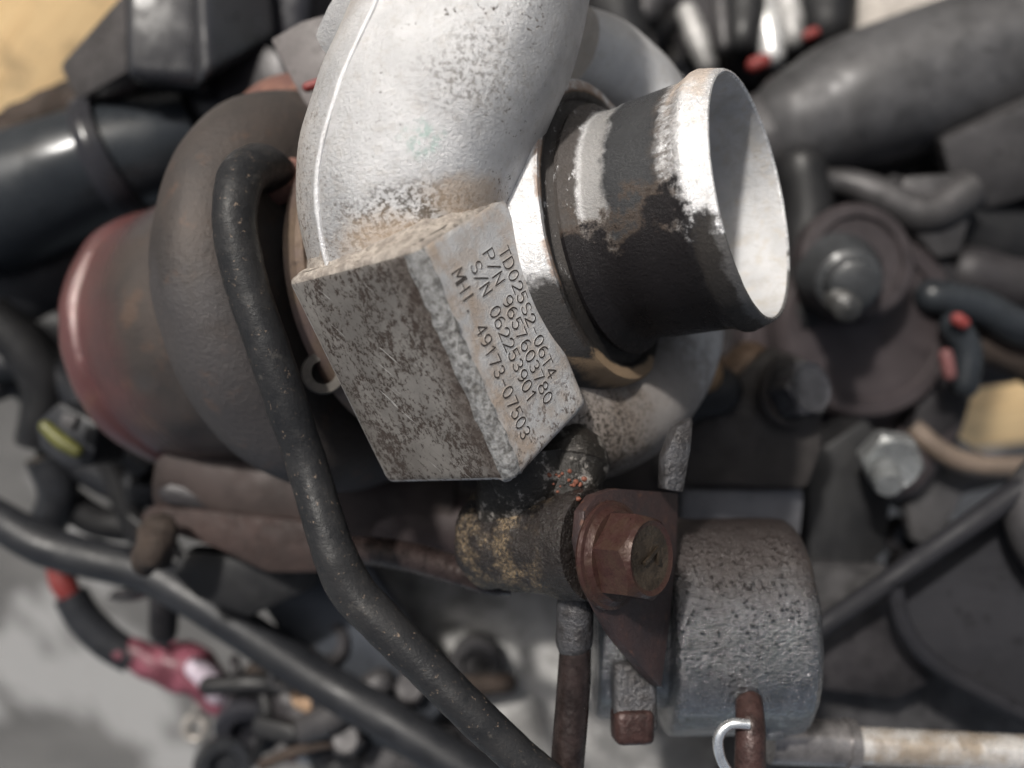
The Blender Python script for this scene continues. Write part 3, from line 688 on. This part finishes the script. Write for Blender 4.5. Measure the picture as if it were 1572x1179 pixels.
# actuator rod at the bottom right
ar = thing('actuator_rod', 'pale metal rod with dark sleeve at the bottom right under the canister', 'rod', G(1300, 1145, 178))
M_rod = simple('scuffed pale metal', (.30, .25, .20), .28, .55, var=.35, ns=.12, bd=.1, col2=(.50, .48, .46))
M_sl = simple('dark polished sleeve', (.20, .19, .19), .25, .6, var=.4, ns=.2)
tube('sleeve', [(1180, 1135, 178, 4.6), (1240, 1138, 178, 4.6), (1305, 1142, 178, 4.4)], M_sl, ar, n=36, k=4)
tube('collar', [(1296, 1142, 178, 4.9), (1312, 1143, 178, 4.9)], M_sl, ar, n=36, k=2)
tube('shaft', [(1300, 1143, 178, 3.6), (1420, 1149, 178, 3.6), (1640, 1160, 178, 3.6)], M_rod, ar, n=36, k=4)

# ================================================================ BACKGROUND: engine bay parts
P_blk = simple('glossy black plastic', (.022, .022, .026), .22, var=.3, ns=.03, bs=.1, bd=.1)
P_rub = simple('black rubber', (.018, .019, .022), .42, var=.3, ns=.05, bs=.2)
P_bluegrey = simple('satin dark blue grey', (.02, .023, .027), .3, .1, var=.3, ns=.02, bs=.1)
P_iron = simple('dark engine iron', (.026, .024, .026), .5, .2, var=.5, ns=.04, bs=.2, bd=.4)
P_grey = simple('grey cast engine alloy', (.06, .058, .06), .5, .3, var=.5, ns=.08, bs=.2, bd=.3)
P_mid = simple('mid grey oily alloy', (.05, .048, .05), .5, .25, var=.4, ns=.04, bs=.2, bd=.3)
P_lt = simple('light grey sheet alloy', (.30, .295, .29), .5, .3, var=.6, ns=.045, bs=.1)
P_pink = simple('pinkish brown oxidised steel', (.045, .037, .039), .5, .2, var=.3, ns=.04)
P_brown = simple('brown crusted dirt', (.038, .028, .023), .9, var=.5, ns=.08, bs=.3, bd=.8)
P_red = simple('red plastic', (.16, .03, .028), .4, var=.3, ns=.1)
P_pnk = simple('magenta tape', (.075, .024, .032), .4, var=.5, ns=.12, col2=(.16, .05, .07))
P_wht = simple('bright worn alloy', (.5, .5, .5), .3, .4, var=.3, ns=.1)
P_yel = simple('yellow plastic', (.09, .09, .025), .45, var=.4, ns=.15)
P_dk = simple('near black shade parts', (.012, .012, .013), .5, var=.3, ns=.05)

eng = thing('engine_block', 'dark grimy engine block filling the background behind the turbocharger', 'engine', G(900, 500, 330))
slab('block_casting', [(230, 260), (430, -80), (1700, -80), (1700, 560), (1560, 590), (1480, 600), (1400, 690), (1340, 840), (1300, 900), (900, 910), (640, 850), (480, 800), (300, 760), (180, 700), (120, 560)], 312, 70, P_iron, eng, 5)
slab('oil_sump', [(540, 850), (900, 820), (1250, 860), (1240, 960), (1150, 1250), (700, 1260), (560, 1000)], 262, 30, P_lt, eng, 6, gy=-6)
slab('sump_rib', [(560, 1060), (900, 1075), (900, 1095), (560, 1085)], 258, 6, P_grey, eng, 2)
tag(slab('gearbox_casting', [(1200, 860), (1360, 860), (1500, 1010), (1620, 1080), (1620, 1260), (1150, 1260), (1180, 1060)], 232, 26, P_grey, None, 5, gx=3),
    'mid grey gearbox casting between the canister and the large black cover', 'casting')
cov = thing('plastic_cover', 'large matt black ribbed cover at the lower right corner', 'cover', G(1450, 950, 215))
P_cov = simple('matt black ribbed plastic', (.018, .018, .021), .6, var=.25, ns=.03, bs=.3, bd=.15, spec=.12)
slab('panel', [(1372, 905), (1480, 815), (1640, 700), (1700, 1200), (1560, 1110), (1440, 1035), (1385, 975)], 210, 14, P_cov, cov, 2.5, gx=-4)
slab('lower_panel', [(1240, 985), (1375, 908), (1390, 985), (1440, 1045), (1380, 1075), (1250, 1060)], 216, 10, P_iron, cov, 2)
tube('rib', [(1225, 985, 206, 2.4), (1330, 915, 205, 2.4), (1460, 825, 202, 2.6), (1620, 715, 198, 2.8)], P_cov, cov, n=20, k=4)
tube('rib', [(1372, 900, 205, 2), (1392, 970, 206, 2), (1450, 1030, 208, 2), (1600, 1110, 208, 2)], P_cov, cov, n=20, k=6)
tube('rib', [(1640, 690, 200, 5), (1580, 760, 200, 5), (1588, 830, 200, 5), (1640, 900, 200, 5)], P_mid, cov, n=24, k=6)
# many small fittings, ribs, bolt heads and pipe stubs cast or bolted onto the block
rc_ = random.Random(11)
tones = [P_iron, P_dk, P_mid, P_rub, P_grey, P_brown, P_iron, P_dk, P_blk]
zones = [((1170, 1570), (330, 560), 30, 262, 290), ((920, 1290), (-10, 130), 20, 292, 305), ((330, 760), (990, 1180), 26, 240, 262), ((340, 640), (980, 1180), 22, 232, 246), ((-10, 130), (380, 640), 16, 262, 285), ((180, 520), (720, 960), 14, 236, 262), ((1240, 1440), (640, 900), 12, 262, 290), ((960, 1250), (560, 800), 8, 262, 290), ((1300, 1570), (200, 560), 14, 262, 275)]
for (xa, xb), (ya, yb), cnt, da, db_ in zones:
    for i in range(cnt):
        x, y, d_ = rc_.uniform(xa, xb), rc_.uniform(ya, yb), rc_.uniform(da, db_); m_ = rc_.choice(tones); kd = rc_.random(); a = rc_.uniform(0, math.pi)
        if kd < .38:
            L2 = rc_.uniform(25, 75); r = rc_.uniform(1.2, 4.5); bx2 = rc_.uniform(-20, 20)
            tube('pipe_stub', [(x - L2 * math.cos(a), y - L2 * math.sin(a), d_, r), (x + bx2, y - bx2, d_ - 2, r * 1.05), (x + L2 * math.cos(a), y + L2 * math.sin(a), d_ + 3, r)], m_, eng, n=12, k=4, round_end=True)
        elif kd < .6:
            ax_ = Vector((rc_.uniform(-.5, .5), rc_.uniform(-.5, .5), 1)); hexhead('bolt_head', G(x, y, d_), ax_, rc_.uniform(6, 11), rc_.uniform(3, 6), rc_.choice([P_mid, P_iron, P_grey]), eng)
        elif kd < .8:
            w1, w2 = rc_.uniform(12, 45), rc_.uniform(8, 22); ca, sa = math.cos(a), math.sin(a)
            slab('lug', [(x + u * ca - v * sa, y + u * sa + v * ca) for u, v in ((-w1, -w2), (w1 * .6, -w2), (w1, 0), (w1 * .5, w2), (-w1, w2 * .8))], d_, rc_.uniform(4, 10), m_, eng, 1.2, gx=rc_.uniform(-6, 6), gy=rc_.uniform(-6, 6))
        else:
            r = rc_.uniform(4, 10); ax_ = Vector((rc_.uniform(-.5, .5), rc_.uniform(-.5, .5), 1))
            revolve('boss_ring', [(-6, r), (0, r), (.8, r * .9), (.8, r * .55), (-2, r * .5), (-2, .01)], G(x, y, d_), ax_, m_, eng, 28)
# black housing, top left
hs = thing('plastic_housing', 'glossy black angular plastic housing at the upper left in front of the sunlit plank', 'housing', G(260, 100, 245))
slab('shell', [(88, 98), (196, -30), (480, -60), (470, 60), (430, 170), (340, 215), (230, 235), (150, 190), (112, 155)], 240, 50, P_blk, hs, 5, gx=-2, gy=2, seg=4)
P_gl = simple('glossy moulded black', (.02, .02, .023), .16, var=.3, ns=.03, bs=.1, bd=.1, spec=.5)
slab('left_facet', [(86, 100), (192, -20), (192, 112), (116, 156)], 228, 9, simple('greyer moulded black', (.05, .046, .046), .35, var=.3), hs, 2.5, gx=-14)  # left facet in a greyer, duller tone than the other facets
slab('front_facet', [(188, -40), (306, -40), (312, 130), (190, 118)], 222, 12, P_gl, hs, 3.5, gx=2, seg=4)
slab('right_facet', [(304, -40), (420, -40), (430, 60), (312, 126)], 224, 9, P_gl, hs, 3.5, gx=12, seg=4)
slab('inner_panel', [(330, 40), (420, 70), (460, 140), (430, 190), (330, 160)], 230, 10, P_iron, hs, 3, gx=-5)
wh = thing('coolant_hose', 'wide black coolant hose with blue grey sheen at the left edge', 'hose', G(100, 290, 245))
tube('hose_run', [(-160, 360, 248, 19.5), (-40, 330, 246, 19), (60, 295, 244, 18), (160, 255, 244, 16.5), (300, 215, 250, 15)], P_bluegrey, wh, n=48, k=8)
tube('clamp_bead', [(166, 253, 244, 18.6), (182, 247, 244, 19.2), (198, 240, 244, 18)], P_blk, wh, n=48, k=4)
tag(tube('crusted_rail', [(-60, 250, 262, 7.5), (60, 190, 260, 7), (150, 150, 258, 6), (200, 150, 258, 4)], P_brown, None, n=24, k=10), 'brown crusted rail above the wide hose', 'rail')
rough_up(bpy.data.objects['crusted_rail'], 2.2, .15)
tag(slab('grey_tab', [(414, 60), (462, 32), (540, 10), (545, 120), (500, 200), (466, 158)], 182, 3, simple('grey painted tab', (.11, .10, .10), .5, var=.2), None, .8, gx=-3), 'small flat grey metal tab poking out left of the silver volute', 'tab')
tag(tube('red_seal', [(472, 134, 178, 1.), (490, 128, 178, 1.)], P_red, None, n=16, k=3, round_end=True), 'tiny red seal on the grey tab beside the volute', 'seal')
# dark lump behind the turbine and left edge clutter
tag(tube('rubber_elbow', [(-60, 420, 262, 20), (10, 440, 264, 20), (80, 420, 268, 18), (170, 360, 275, 17), (260, 300, 285, 16)], P_rub, None, n=40, k=6), 'black rubber elbow behind the turbine housing at the left', 'hose')
lc = thing('wiring_connector', 'dark wiring connector with a yellow lock at the left under the red rounded end', 'connector', G(95, 660, 225))
slab('shell', [(52, 650), (90, 615), (150, 650), (142, 715), (100, 720), (60, 690)], 222, 14, P_rub, lc, 1.5, gx=-3)
tube('lock', [(70, 655, 214, 1.6), (95, 678, 214, 1.9), (118, 693, 214, 1.6)], P_yel, lc, n=16, k=4, round_end=True)
slab('window', [(95, 635), (118, 640), (110, 662), (90, 655)], 213, 3, P_grey, lc, .5)
for i, (pts, r) in enumerate([([(-20, 480), (40, 540), (70, 600), (60, 680)], 8), ([(-20, 560), (60, 560), (130, 620), (230, 720)], 6), ([(30, 500), (100, 590), (160, 700), (220, 830)], 5), ([(70, 700), (90, 760), (60, 830)], 7),
                              ([(-20, 600), (30, 590), (70, 640), (80, 720)], 5), ([(110, 700), (180, 740), (260, 760), (350, 800)], 7), ([(90, 760), (150, 800), (220, 810)], 6), ([(150, 690), (210, 720), (330, 770)], 6), ([(0, 520), (80, 500), (180, 520)], 14)]):
    lab = ['thick black cable at the left edge above the pale concrete', 'black cable running under the red end of the turbine', 'thin black cable crossing down behind the turbine', 'short black cable beside the star shaped gap of concrete', 'black cable curling round the connector at the left edge', 'black cable passing below the turbine housing', 'short cable stub joining the long grey hose', 'second cable tucked under the turbine housing', 'fat black conduit left of the turbine housing'][i]
    tag(tube('cable', [(x, y, 246 + i * 2 + j * 3, r * .8) for j, (x, y) in enumerate(pts)], P_rub if i % 2 else P_dk, None, n=16, k=6), lab, 'cable', 'cables left of the turbine')
# rusty lever and link
lv = thing('wastegate_lever', 'rusty brown lever arm below the turbine housing', 'lever', G(330, 810, 205))
slab('arm', [(212, 792), (232, 776), (340, 786), (470, 800), (500, 835), (490, 880), (410, 880), (330, 842), (220, 806)], 205, 7, simple('dark red brown rust', (.034, .022, .02), .7, var=.4, ns=.12, bd=.3), lv, 2, gx=-3)
slab('upper_link', [(236, 752), (262, 742), (345, 762), (352, 782), (330, 788), (250, 775)], 208, 4, P_iron, lv, 1.5)
tube('pivot', [(245, 815, 200, 4), (238, 845, 200, 4.5), (225, 860, 202, 3)], P_brown, lv, n=20, k=4, round_end=True)
rough_up(bpy.data.objects['pivot'], 1.2, .3)
slab('lower_plate', [(280, 845), (430, 855), (500, 880), (480, 905), (380, 950), (300, 920), (260, 880)], 214, 10, P_dk, lv, 2)
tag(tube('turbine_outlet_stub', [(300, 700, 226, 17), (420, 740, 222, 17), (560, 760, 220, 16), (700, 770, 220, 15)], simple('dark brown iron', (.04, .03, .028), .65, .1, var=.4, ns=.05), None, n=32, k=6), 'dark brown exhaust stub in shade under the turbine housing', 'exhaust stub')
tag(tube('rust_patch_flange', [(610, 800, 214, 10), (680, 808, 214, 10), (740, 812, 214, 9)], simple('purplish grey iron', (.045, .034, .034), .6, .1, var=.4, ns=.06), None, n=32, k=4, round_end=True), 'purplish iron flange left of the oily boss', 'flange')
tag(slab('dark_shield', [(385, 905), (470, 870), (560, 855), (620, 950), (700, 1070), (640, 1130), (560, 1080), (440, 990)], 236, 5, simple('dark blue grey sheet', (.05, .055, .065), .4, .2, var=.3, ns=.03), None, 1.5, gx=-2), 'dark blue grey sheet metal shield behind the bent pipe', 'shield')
# long grey hose
hz = tube('long_hose', [(-60, 770, 240, 5.6), (0, 800, 240, 5.2), (70, 838, 240, 5.5), (150, 860, 238, 5.3), (230, 880, 236, 5.3), (300, 920, 234, 5.3), (400, 985, 232, 5.3), (500, 1050, 230, 5.3), (620, 1120, 226, 5.5), (760, 1210, 222, 5.5)], simple('slate grey rubber', (.016, .017, .02), .45, var=.25, ns=.04), None, n=36, k=10)
tag(hz, 'long slate grey rubber hose crossing the lower left over the concrete', 'hose')
rc = thing('taped_cable', 'black sleeved cable with red and magenta tape over the concrete at the lower left', 'cable', G(250, 1020, 275))
tube('red_joint', [(90, 872, 262, 3.4), (98, 895, 262, 3.8), (108, 914, 262, 3.2)], P_red, rc, n=20, k=4, round_end=True)
tube('sleeve', [(108, 912, 262, 4.8), (130, 950, 263, 5.), (165, 985, 264, 5), (205, 1010, 265, 4.8)], P_rub, rc, n=24, k=6)
o = tube('taped_section', [(170, 992, 263, 3.5), (225, 1012, 265, 4.8), (262, 1020, 266, 6.8), (300, 1032, 266, 7.2), (330, 1060, 267, 6), (370, 1088, 268, 4.8), (420, 1112, 268, 4.6)], P_pnk, rc, n=28, k=8); rough_up(o, 1., .2)
tube('red_end', [(400, 1105, 267, 5.2), (430, 1126, 267, 5.4), (450, 1145, 267, 5)], P_red, rc, n=20, k=4, round_end=True)
tube('terminal', [(455, 1148, 266, 3.4), (480, 1160, 266, 3)], P_wht, rc, n=16, k=3, round_end=True)
ring = [(300 + 15 * math.cos(a), 1118 + 17 * math.sin(a), 268, 1.5) for a in [i * math.pi / 7 for i in range(15)]]
tube('ring_terminal', [(312, 1060, 266, 2), (308, 1085, 267, 1.9)] + ring[10:] + ring[1:11], simple('dull zinc', (.30, .28, .26), .4, .5), rc, n=12, k=3)
tube('silver_wrap', [(300, 1025, 257, 3), (322, 1045, 257, 3.4), (332, 1066, 258, 3)], simple('grey tape', (.42, .36, .42), .35, var=.4, ns=.2), rc, n=16, k=4, round_end=True)
tag(tube('thin_wire', [(262, 900, 258, 1.1), (268, 930, 258, 1.2), (262, 960, 259, 1.2), (252, 995, 260, 1.2)], P_dk, None, n=12, k=5), 'thin black wire between the long hose and the taped cable', 'wire')
# bottom clutter behind the hose
cl = [('black rubber grommet beside the red cable end', [(400, 1040), (412, 1078)], 6.5, P_brown), ('dark fitting under the long hose at the bottom', [(450, 1075), (500, 1130)], 9, P_iron), ('tan crusted fitting near the bottom edge', [(470, 1068), (492, 1072)], 5, simple('tan crust', (.30, .20, .13), .8)),
      ('black fitting at the bottom edge right of the red cable', [(520, 1130), (540, 1190)], 10, P_dk), ('grey fitting at the bottom edge', [(600, 1120), (600, 1200)], 8, P_mid), ('blue grey fitting between hose and bent pipe', [(560, 1090), (640, 1140)], 6, P_bluegrey), ('dark fitting nearest the bent pipe at the bottom', [(680, 1110), (740, 1190)], 9, P_iron),
      ('black fitting in the dark gap beneath the sheet shield', [(560, 960), (660, 1060)], 7, P_dk), ('small brown fitting in front of the sheet shield', [(400, 880), (416, 892)], 4.5, simple('tan sooty metal', (.30, .23, .16), .6)), ('small silver stud head below the rusty lever', [(300, 882), (306, 890)], 3, P_mid)]
for i, (lab, p, r, m_) in enumerate(cl):
    dd = 252 - (8 if i > 7 else 0) - (i % 3) * 5
    tag(rough_up(tube('pipe_fitting', [(*p[0], dd, r * .8), ((p[0][0] + p[1][0]) / 2, (p[0][1] + p[1][1]) / 2, dd, r), (*p[1], dd, r * .85)], m_, None, n=20, k=6, round_end=True), .6, .2), lab, 'fitting', 'small fittings in the lower background')
# right side
it = thing('intake_pipe', 'thick grey intake pipe crossing the upper right corner', 'pipe', G(1400, 120, 265))
tube('pipe_run', [(1235, 190, 262, 17), (1300, 165, 262, 20), (1420, 125, 262, 21), (1560, 80, 262, 21.5), (1720, 30, 262, 22)], simple('scuffed grey pipe', (.075, .074, .077), .45, .3, var=.4, ns=.05, bs=.1), it, n=48, k=6, round_end=True)
tube('sleeve', [(1120, 235, 266, 13), (1190, 212, 265, 14.5), (1262, 188, 264, 15.5)], P_mid, it, n=40, k=4)
tag(slab('bright_casting', [(1290, -60), (1700, -60), (1700, 60), (1560, 60), (1420, 70), (1300, 60)], 285, 12, simple('sunlit dusty alloy', (.36, .33, .30), .6, .1, var=.3, ns=.05), None, 4), 'sunlit dusty alloy casting above the intake pipe in the upper right corner', 'casting')
tag(slab('cast_manifold', [(1440, 215), (1500, 190), (1572, 160), (1700, 110), (1700, 330), (1600, 300), (1510, 330), (1455, 270)], 245, 14, P_mid, None, 4, gx=-3, gy=6), 'rough dark cast manifold piece at the right edge below the intake pipe', 'manifold')
for i, (x, y, x2, y2, r, m_, lab) in enumerate([(970, 20, 1000, 90, 3, P_grey, 'slim grey injector line left of the inlet pipe top'), (1055, 20, 1085, 100, 3.4, P_lt, 'silver injector line directly above the inlet mouth'), (1105, -10, 1112, 70, 3, P_mid, 'dark grey injector line above the inlet mouth'),
      (1172, 10, 1185, 85, 4.6, P_wht, 'bright silver injector body beside the red plug'), (1205, -20, 1218, 60, 4.6, P_lt, 'pale injector body with red tip right of the brightest one'), (1000, -20, 990, 20, 6, P_mid, 'short grey injector head at the top edge'), (1145, -20, 1140, 60, 6, P_dk, 'black injector head between the silver bodies'),
      (1262, -30, 1268, 40, 9, P_dk, 'black injector body against the bright casting'), (930, -20, 960, 60, 9, P_dk, 'black injector body nearest the silver volute')]):
    tag(tube('injector', [(x, y, 285, r), ((x + x2) / 2, (y + y2) / 2, 283, r * 1.15), (x2, y2, 281, r * .9)], m_, None, n=20, k=4, round_end=True), lab, 'injector', 'injectors along the top edge')
tag(tube('red_plug', [(1158, 100, 274, 2.4), (1172, 94, 274, 2.4)], P_red, None, n=16, k=3, round_end=True), 'red plug behind the top of the inlet mouth', 'plug', 'red plugs')
tag(tube('red_plug', [(1240, 55, 276, 1.8), (1250, 50, 276, 1.8)], P_red, None, n=16, k=3, round_end=True), 'smaller red plug beside the intake pipe', 'plug', 'red plugs')
tag(slab('dark_bracket', [(1190, 250), (1400, 200), (1440, 230), (1450, 290), (1380, 310), (1300, 290), (1230, 360), (1215, 300)], 268, 12, P_iron, None, 3), 'dark bracket casting under the intake pipe', 'bracket')
tag(tube('grey_strut', [(1210, 285, 255, 3.5), (1290, 280, 255, 4), (1350, 300, 252, 5), (1420, 330, 250, 6), (1490, 290, 250, 6)], P_mid, None, n=20, k=6), 'grey strut running right from behind the inlet mouth', 'strut')
tag(slab('bright_corner', [(1385, 268), (1480, 262), (1500, 300), (1480, 390), (1440, 400), (1380, 330)], 248, 10, P_mid, None, 3), 'grey alloy corner piece right of the pump', 'casting')
wp = thing('pump_housing', 'pinkish grey pump housing with a threaded stud to the right of the inlet mouth', 'pump', G(1320, 480, 240))
PN = Vector((.12, -.05, 1)).normalized()
revolve('body', [(-26, 26), (-2, 27), (0, 26.5), (1.5, 24.8), (1.6, 21), (.4, 20.5), (.4, .01)], G(1335, 500, 248), PN, P_pink, wp, 64)
revolve('rim', [(-22, 29), (-11, 29.5), (-10, 28.5), (-10, 20)], G(1320, 540, 248), PN, P_pink, wp, 64)
revolve('hub', [(-6, 16), (0, 15.8), (1.2, 14.6), (1.4, 12), (.2, 11.4), (.2, .01)], G(1318, 400, 236), (.1, .1, 1), simple('dark maroon steel', (.036, .030, .032), .5, .2, var=.3), wp, 56)
revolve('boot', [(-5, 11), (0, 10.5), (4, 8.8), (8, 8.2), (9, 6.5), (13, 6), (14, 4.5)], G(1292, 425, 232), (-.12, -.28, .95), simple('dark grey rubber boot', (.035, .037, .04), .4, var=.3), wp, 48)
stp = []
for i in range(12): stp += [(i * .9, 3.5), (i * .9 + .45, 3.0)]
revolve('stud', stp + [(11, .01)], G(1286, 462, 222), (-.12, -.25, .96), simple('oily steel stud', (.05, .05, .05), .35, .5, bd=.2), wp, 32)
slab('side_plate', [(1400, 380), (1470, 400), (1500, 520), (1490, 640), (1430, 690), (1395, 680), (1420, 560)], 252, 14, P_iron, wp, 3)
db = thing('support_bracket', 'dark grey flat support bracket between the inlet mouth and the canister', 'bracket', G(1150, 690, 205))
P_db = simple('oily dark steel', (.035, .031, .03), .5, .2, var=.35, ns=.06, bs=.3, bd=.2)
slab('plate', [(1052, 690), (1062, 640), (1110, 600), (1180, 532), (1240, 550), (1262, 600), (1262, 690), (1240, 750), (1050, 745)], 208, 8, P_db, db, 1.5, gx=-2)
slab('lower_face', [(1048, 752), (1238, 752), (1230, 830), (1048, 820)], 214, 6, simple('bluish grey steel', (.12, .12, .13), .5, .2, var=.3, ns=.05), db, 2, gy=3)
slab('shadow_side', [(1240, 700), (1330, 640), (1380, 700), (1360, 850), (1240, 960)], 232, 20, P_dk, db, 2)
hb = thing('black_bolt', 'black hexagon bolt on the dark support bracket', 'bolt', G(1225, 598, 200))
hexhead('head', G(1210, 602, 205), Vector((.45, .15, .88)), 12, 7.5, simple('black oxide bolt', (.045, .045, .05), .28, .3, var=.3), hb, rot=.3)
revolve('washer', [(0, 5), (0, 8.4), (1.2, 8.2), (1.3, 5)], G(1208, 603, 206.), Vector((.45, .15, .88)), P_db, hb, 40)
M_zn = simple('zinc plated steel', (.24, .25, .255), .35, .6, var=.3, ns=.15)
sb = thing('zinc_bolt', 'silver zinc bolt with protruding thread at the right below the pump', 'bolt', G(1355, 715, 215))
hexhead('head', G(1362, 700, 222), Vector((-.15, -.25, .95)), 13, 7, M_zn, sb, rot=.1)
revolve('thread', [(0, 3.2), (1, 3.4), (6, 3.4), (7, 2.9), (7.1, .01)], G(1357, 722, 216), Vector((-.2, -.45, .87)), M_zn, sb, 32)
tag(slab('round_edged_plate', [(1405, 650), (1440, 640), (1475, 672), (1520, 700), (1640, 705), (1700, 720), (1700, 780), (1540, 745), (1480, 760), (1440, 840), (1400, 830), (1385, 760)], 262, 4, P_grey, None, 1.5), 'grey metal plate with rounded edge under the sunlit plank at the right', 'plate')
tag(tube('plate_lip', [(1400, 655, 254, 3), (1440, 690, 252, 3), (1490, 712, 252, 3), (1560, 716, 252, 3), (1680, 712, 252, 3)], simple('shaded brown lip', (.13, .10, .08), .5, .1), None, n=16, k=5), 'brown rounded lip along the grey plate at the right edge', 'lip')
for i, (lab, p, r, d0, m_) in enumerate([
    ('grey hose below the strut at the right edge', [(1430, 455), (1500, 470), (1560, 500), (1640, 520)], 5, 248, P_bluegrey), ('black pipe behind the pump at the right edge', [(1460, 330), (1540, 360), (1640, 340)], 16, 270, P_dk),
    ('dark pipe above the sunlit plank at the right', [(1480, 420), (1560, 440), (1660, 430)], 9, 262, P_iron), ('brown pipe at the right edge above the sunlit plank', [(1500, 520), (1560, 540), (1660, 600)], 7, 258, P_brown),
    ('short slate pipe with red tip near the pump', [(1465, 500), (1485, 540), (1480, 590)], 4, 244, P_bluegrey), ('dark pipe left of the sunlit plank', [(1440, 600), (1420, 660), (1380, 720)], 9, 262, P_pink),
    ('black pipe behind the inlet mouth', [(1230, 260), (1240, 340), (1226, 480)], 7, 250, P_dk), ('brown pipe stub under the inlet mouth', [(1060, 560), (1110, 590), (1150, 560)], 6, 222, simple('tan brown iron', (.12, .08, .055), .5, .2, ns=.1)),
    ('dark pipe under the inlet neck', [(1010, 640), (1060, 610), (1100, 600)], 6, 205, P_dk), ('copper coloured elbow under the inlet neck', [(1040, 575), (1066, 560), (1080, 575)], 4.4, 200, simple('copper tan', (.25, .16, .09), .4, .3, ns=.15))]):
    tag(tube('pipe_run', [(x, y, d0, r) for x, y in p], m_, None, n=20, k=6, round_end=True), lab, 'pipe', 'pipes in the right background')
tag(tube('red_plug', [(1470, 490, 238, 1.8), (1478, 496, 238, 1.8)], P_red, None, n=12, k=3, round_end=True), 'tiny red plug near the right edge beside the pump', 'plug', 'red plugs')
tag(tube('red_plug', [(1452, 545, 238, 1.8), (1458, 575, 238, 1.8)], simple('faded red', (.12, .05, .05), .5), None, n=12, k=3, round_end=True), 'faded red plug below the tiny red one beside the pump', 'plug', 'red plugs')
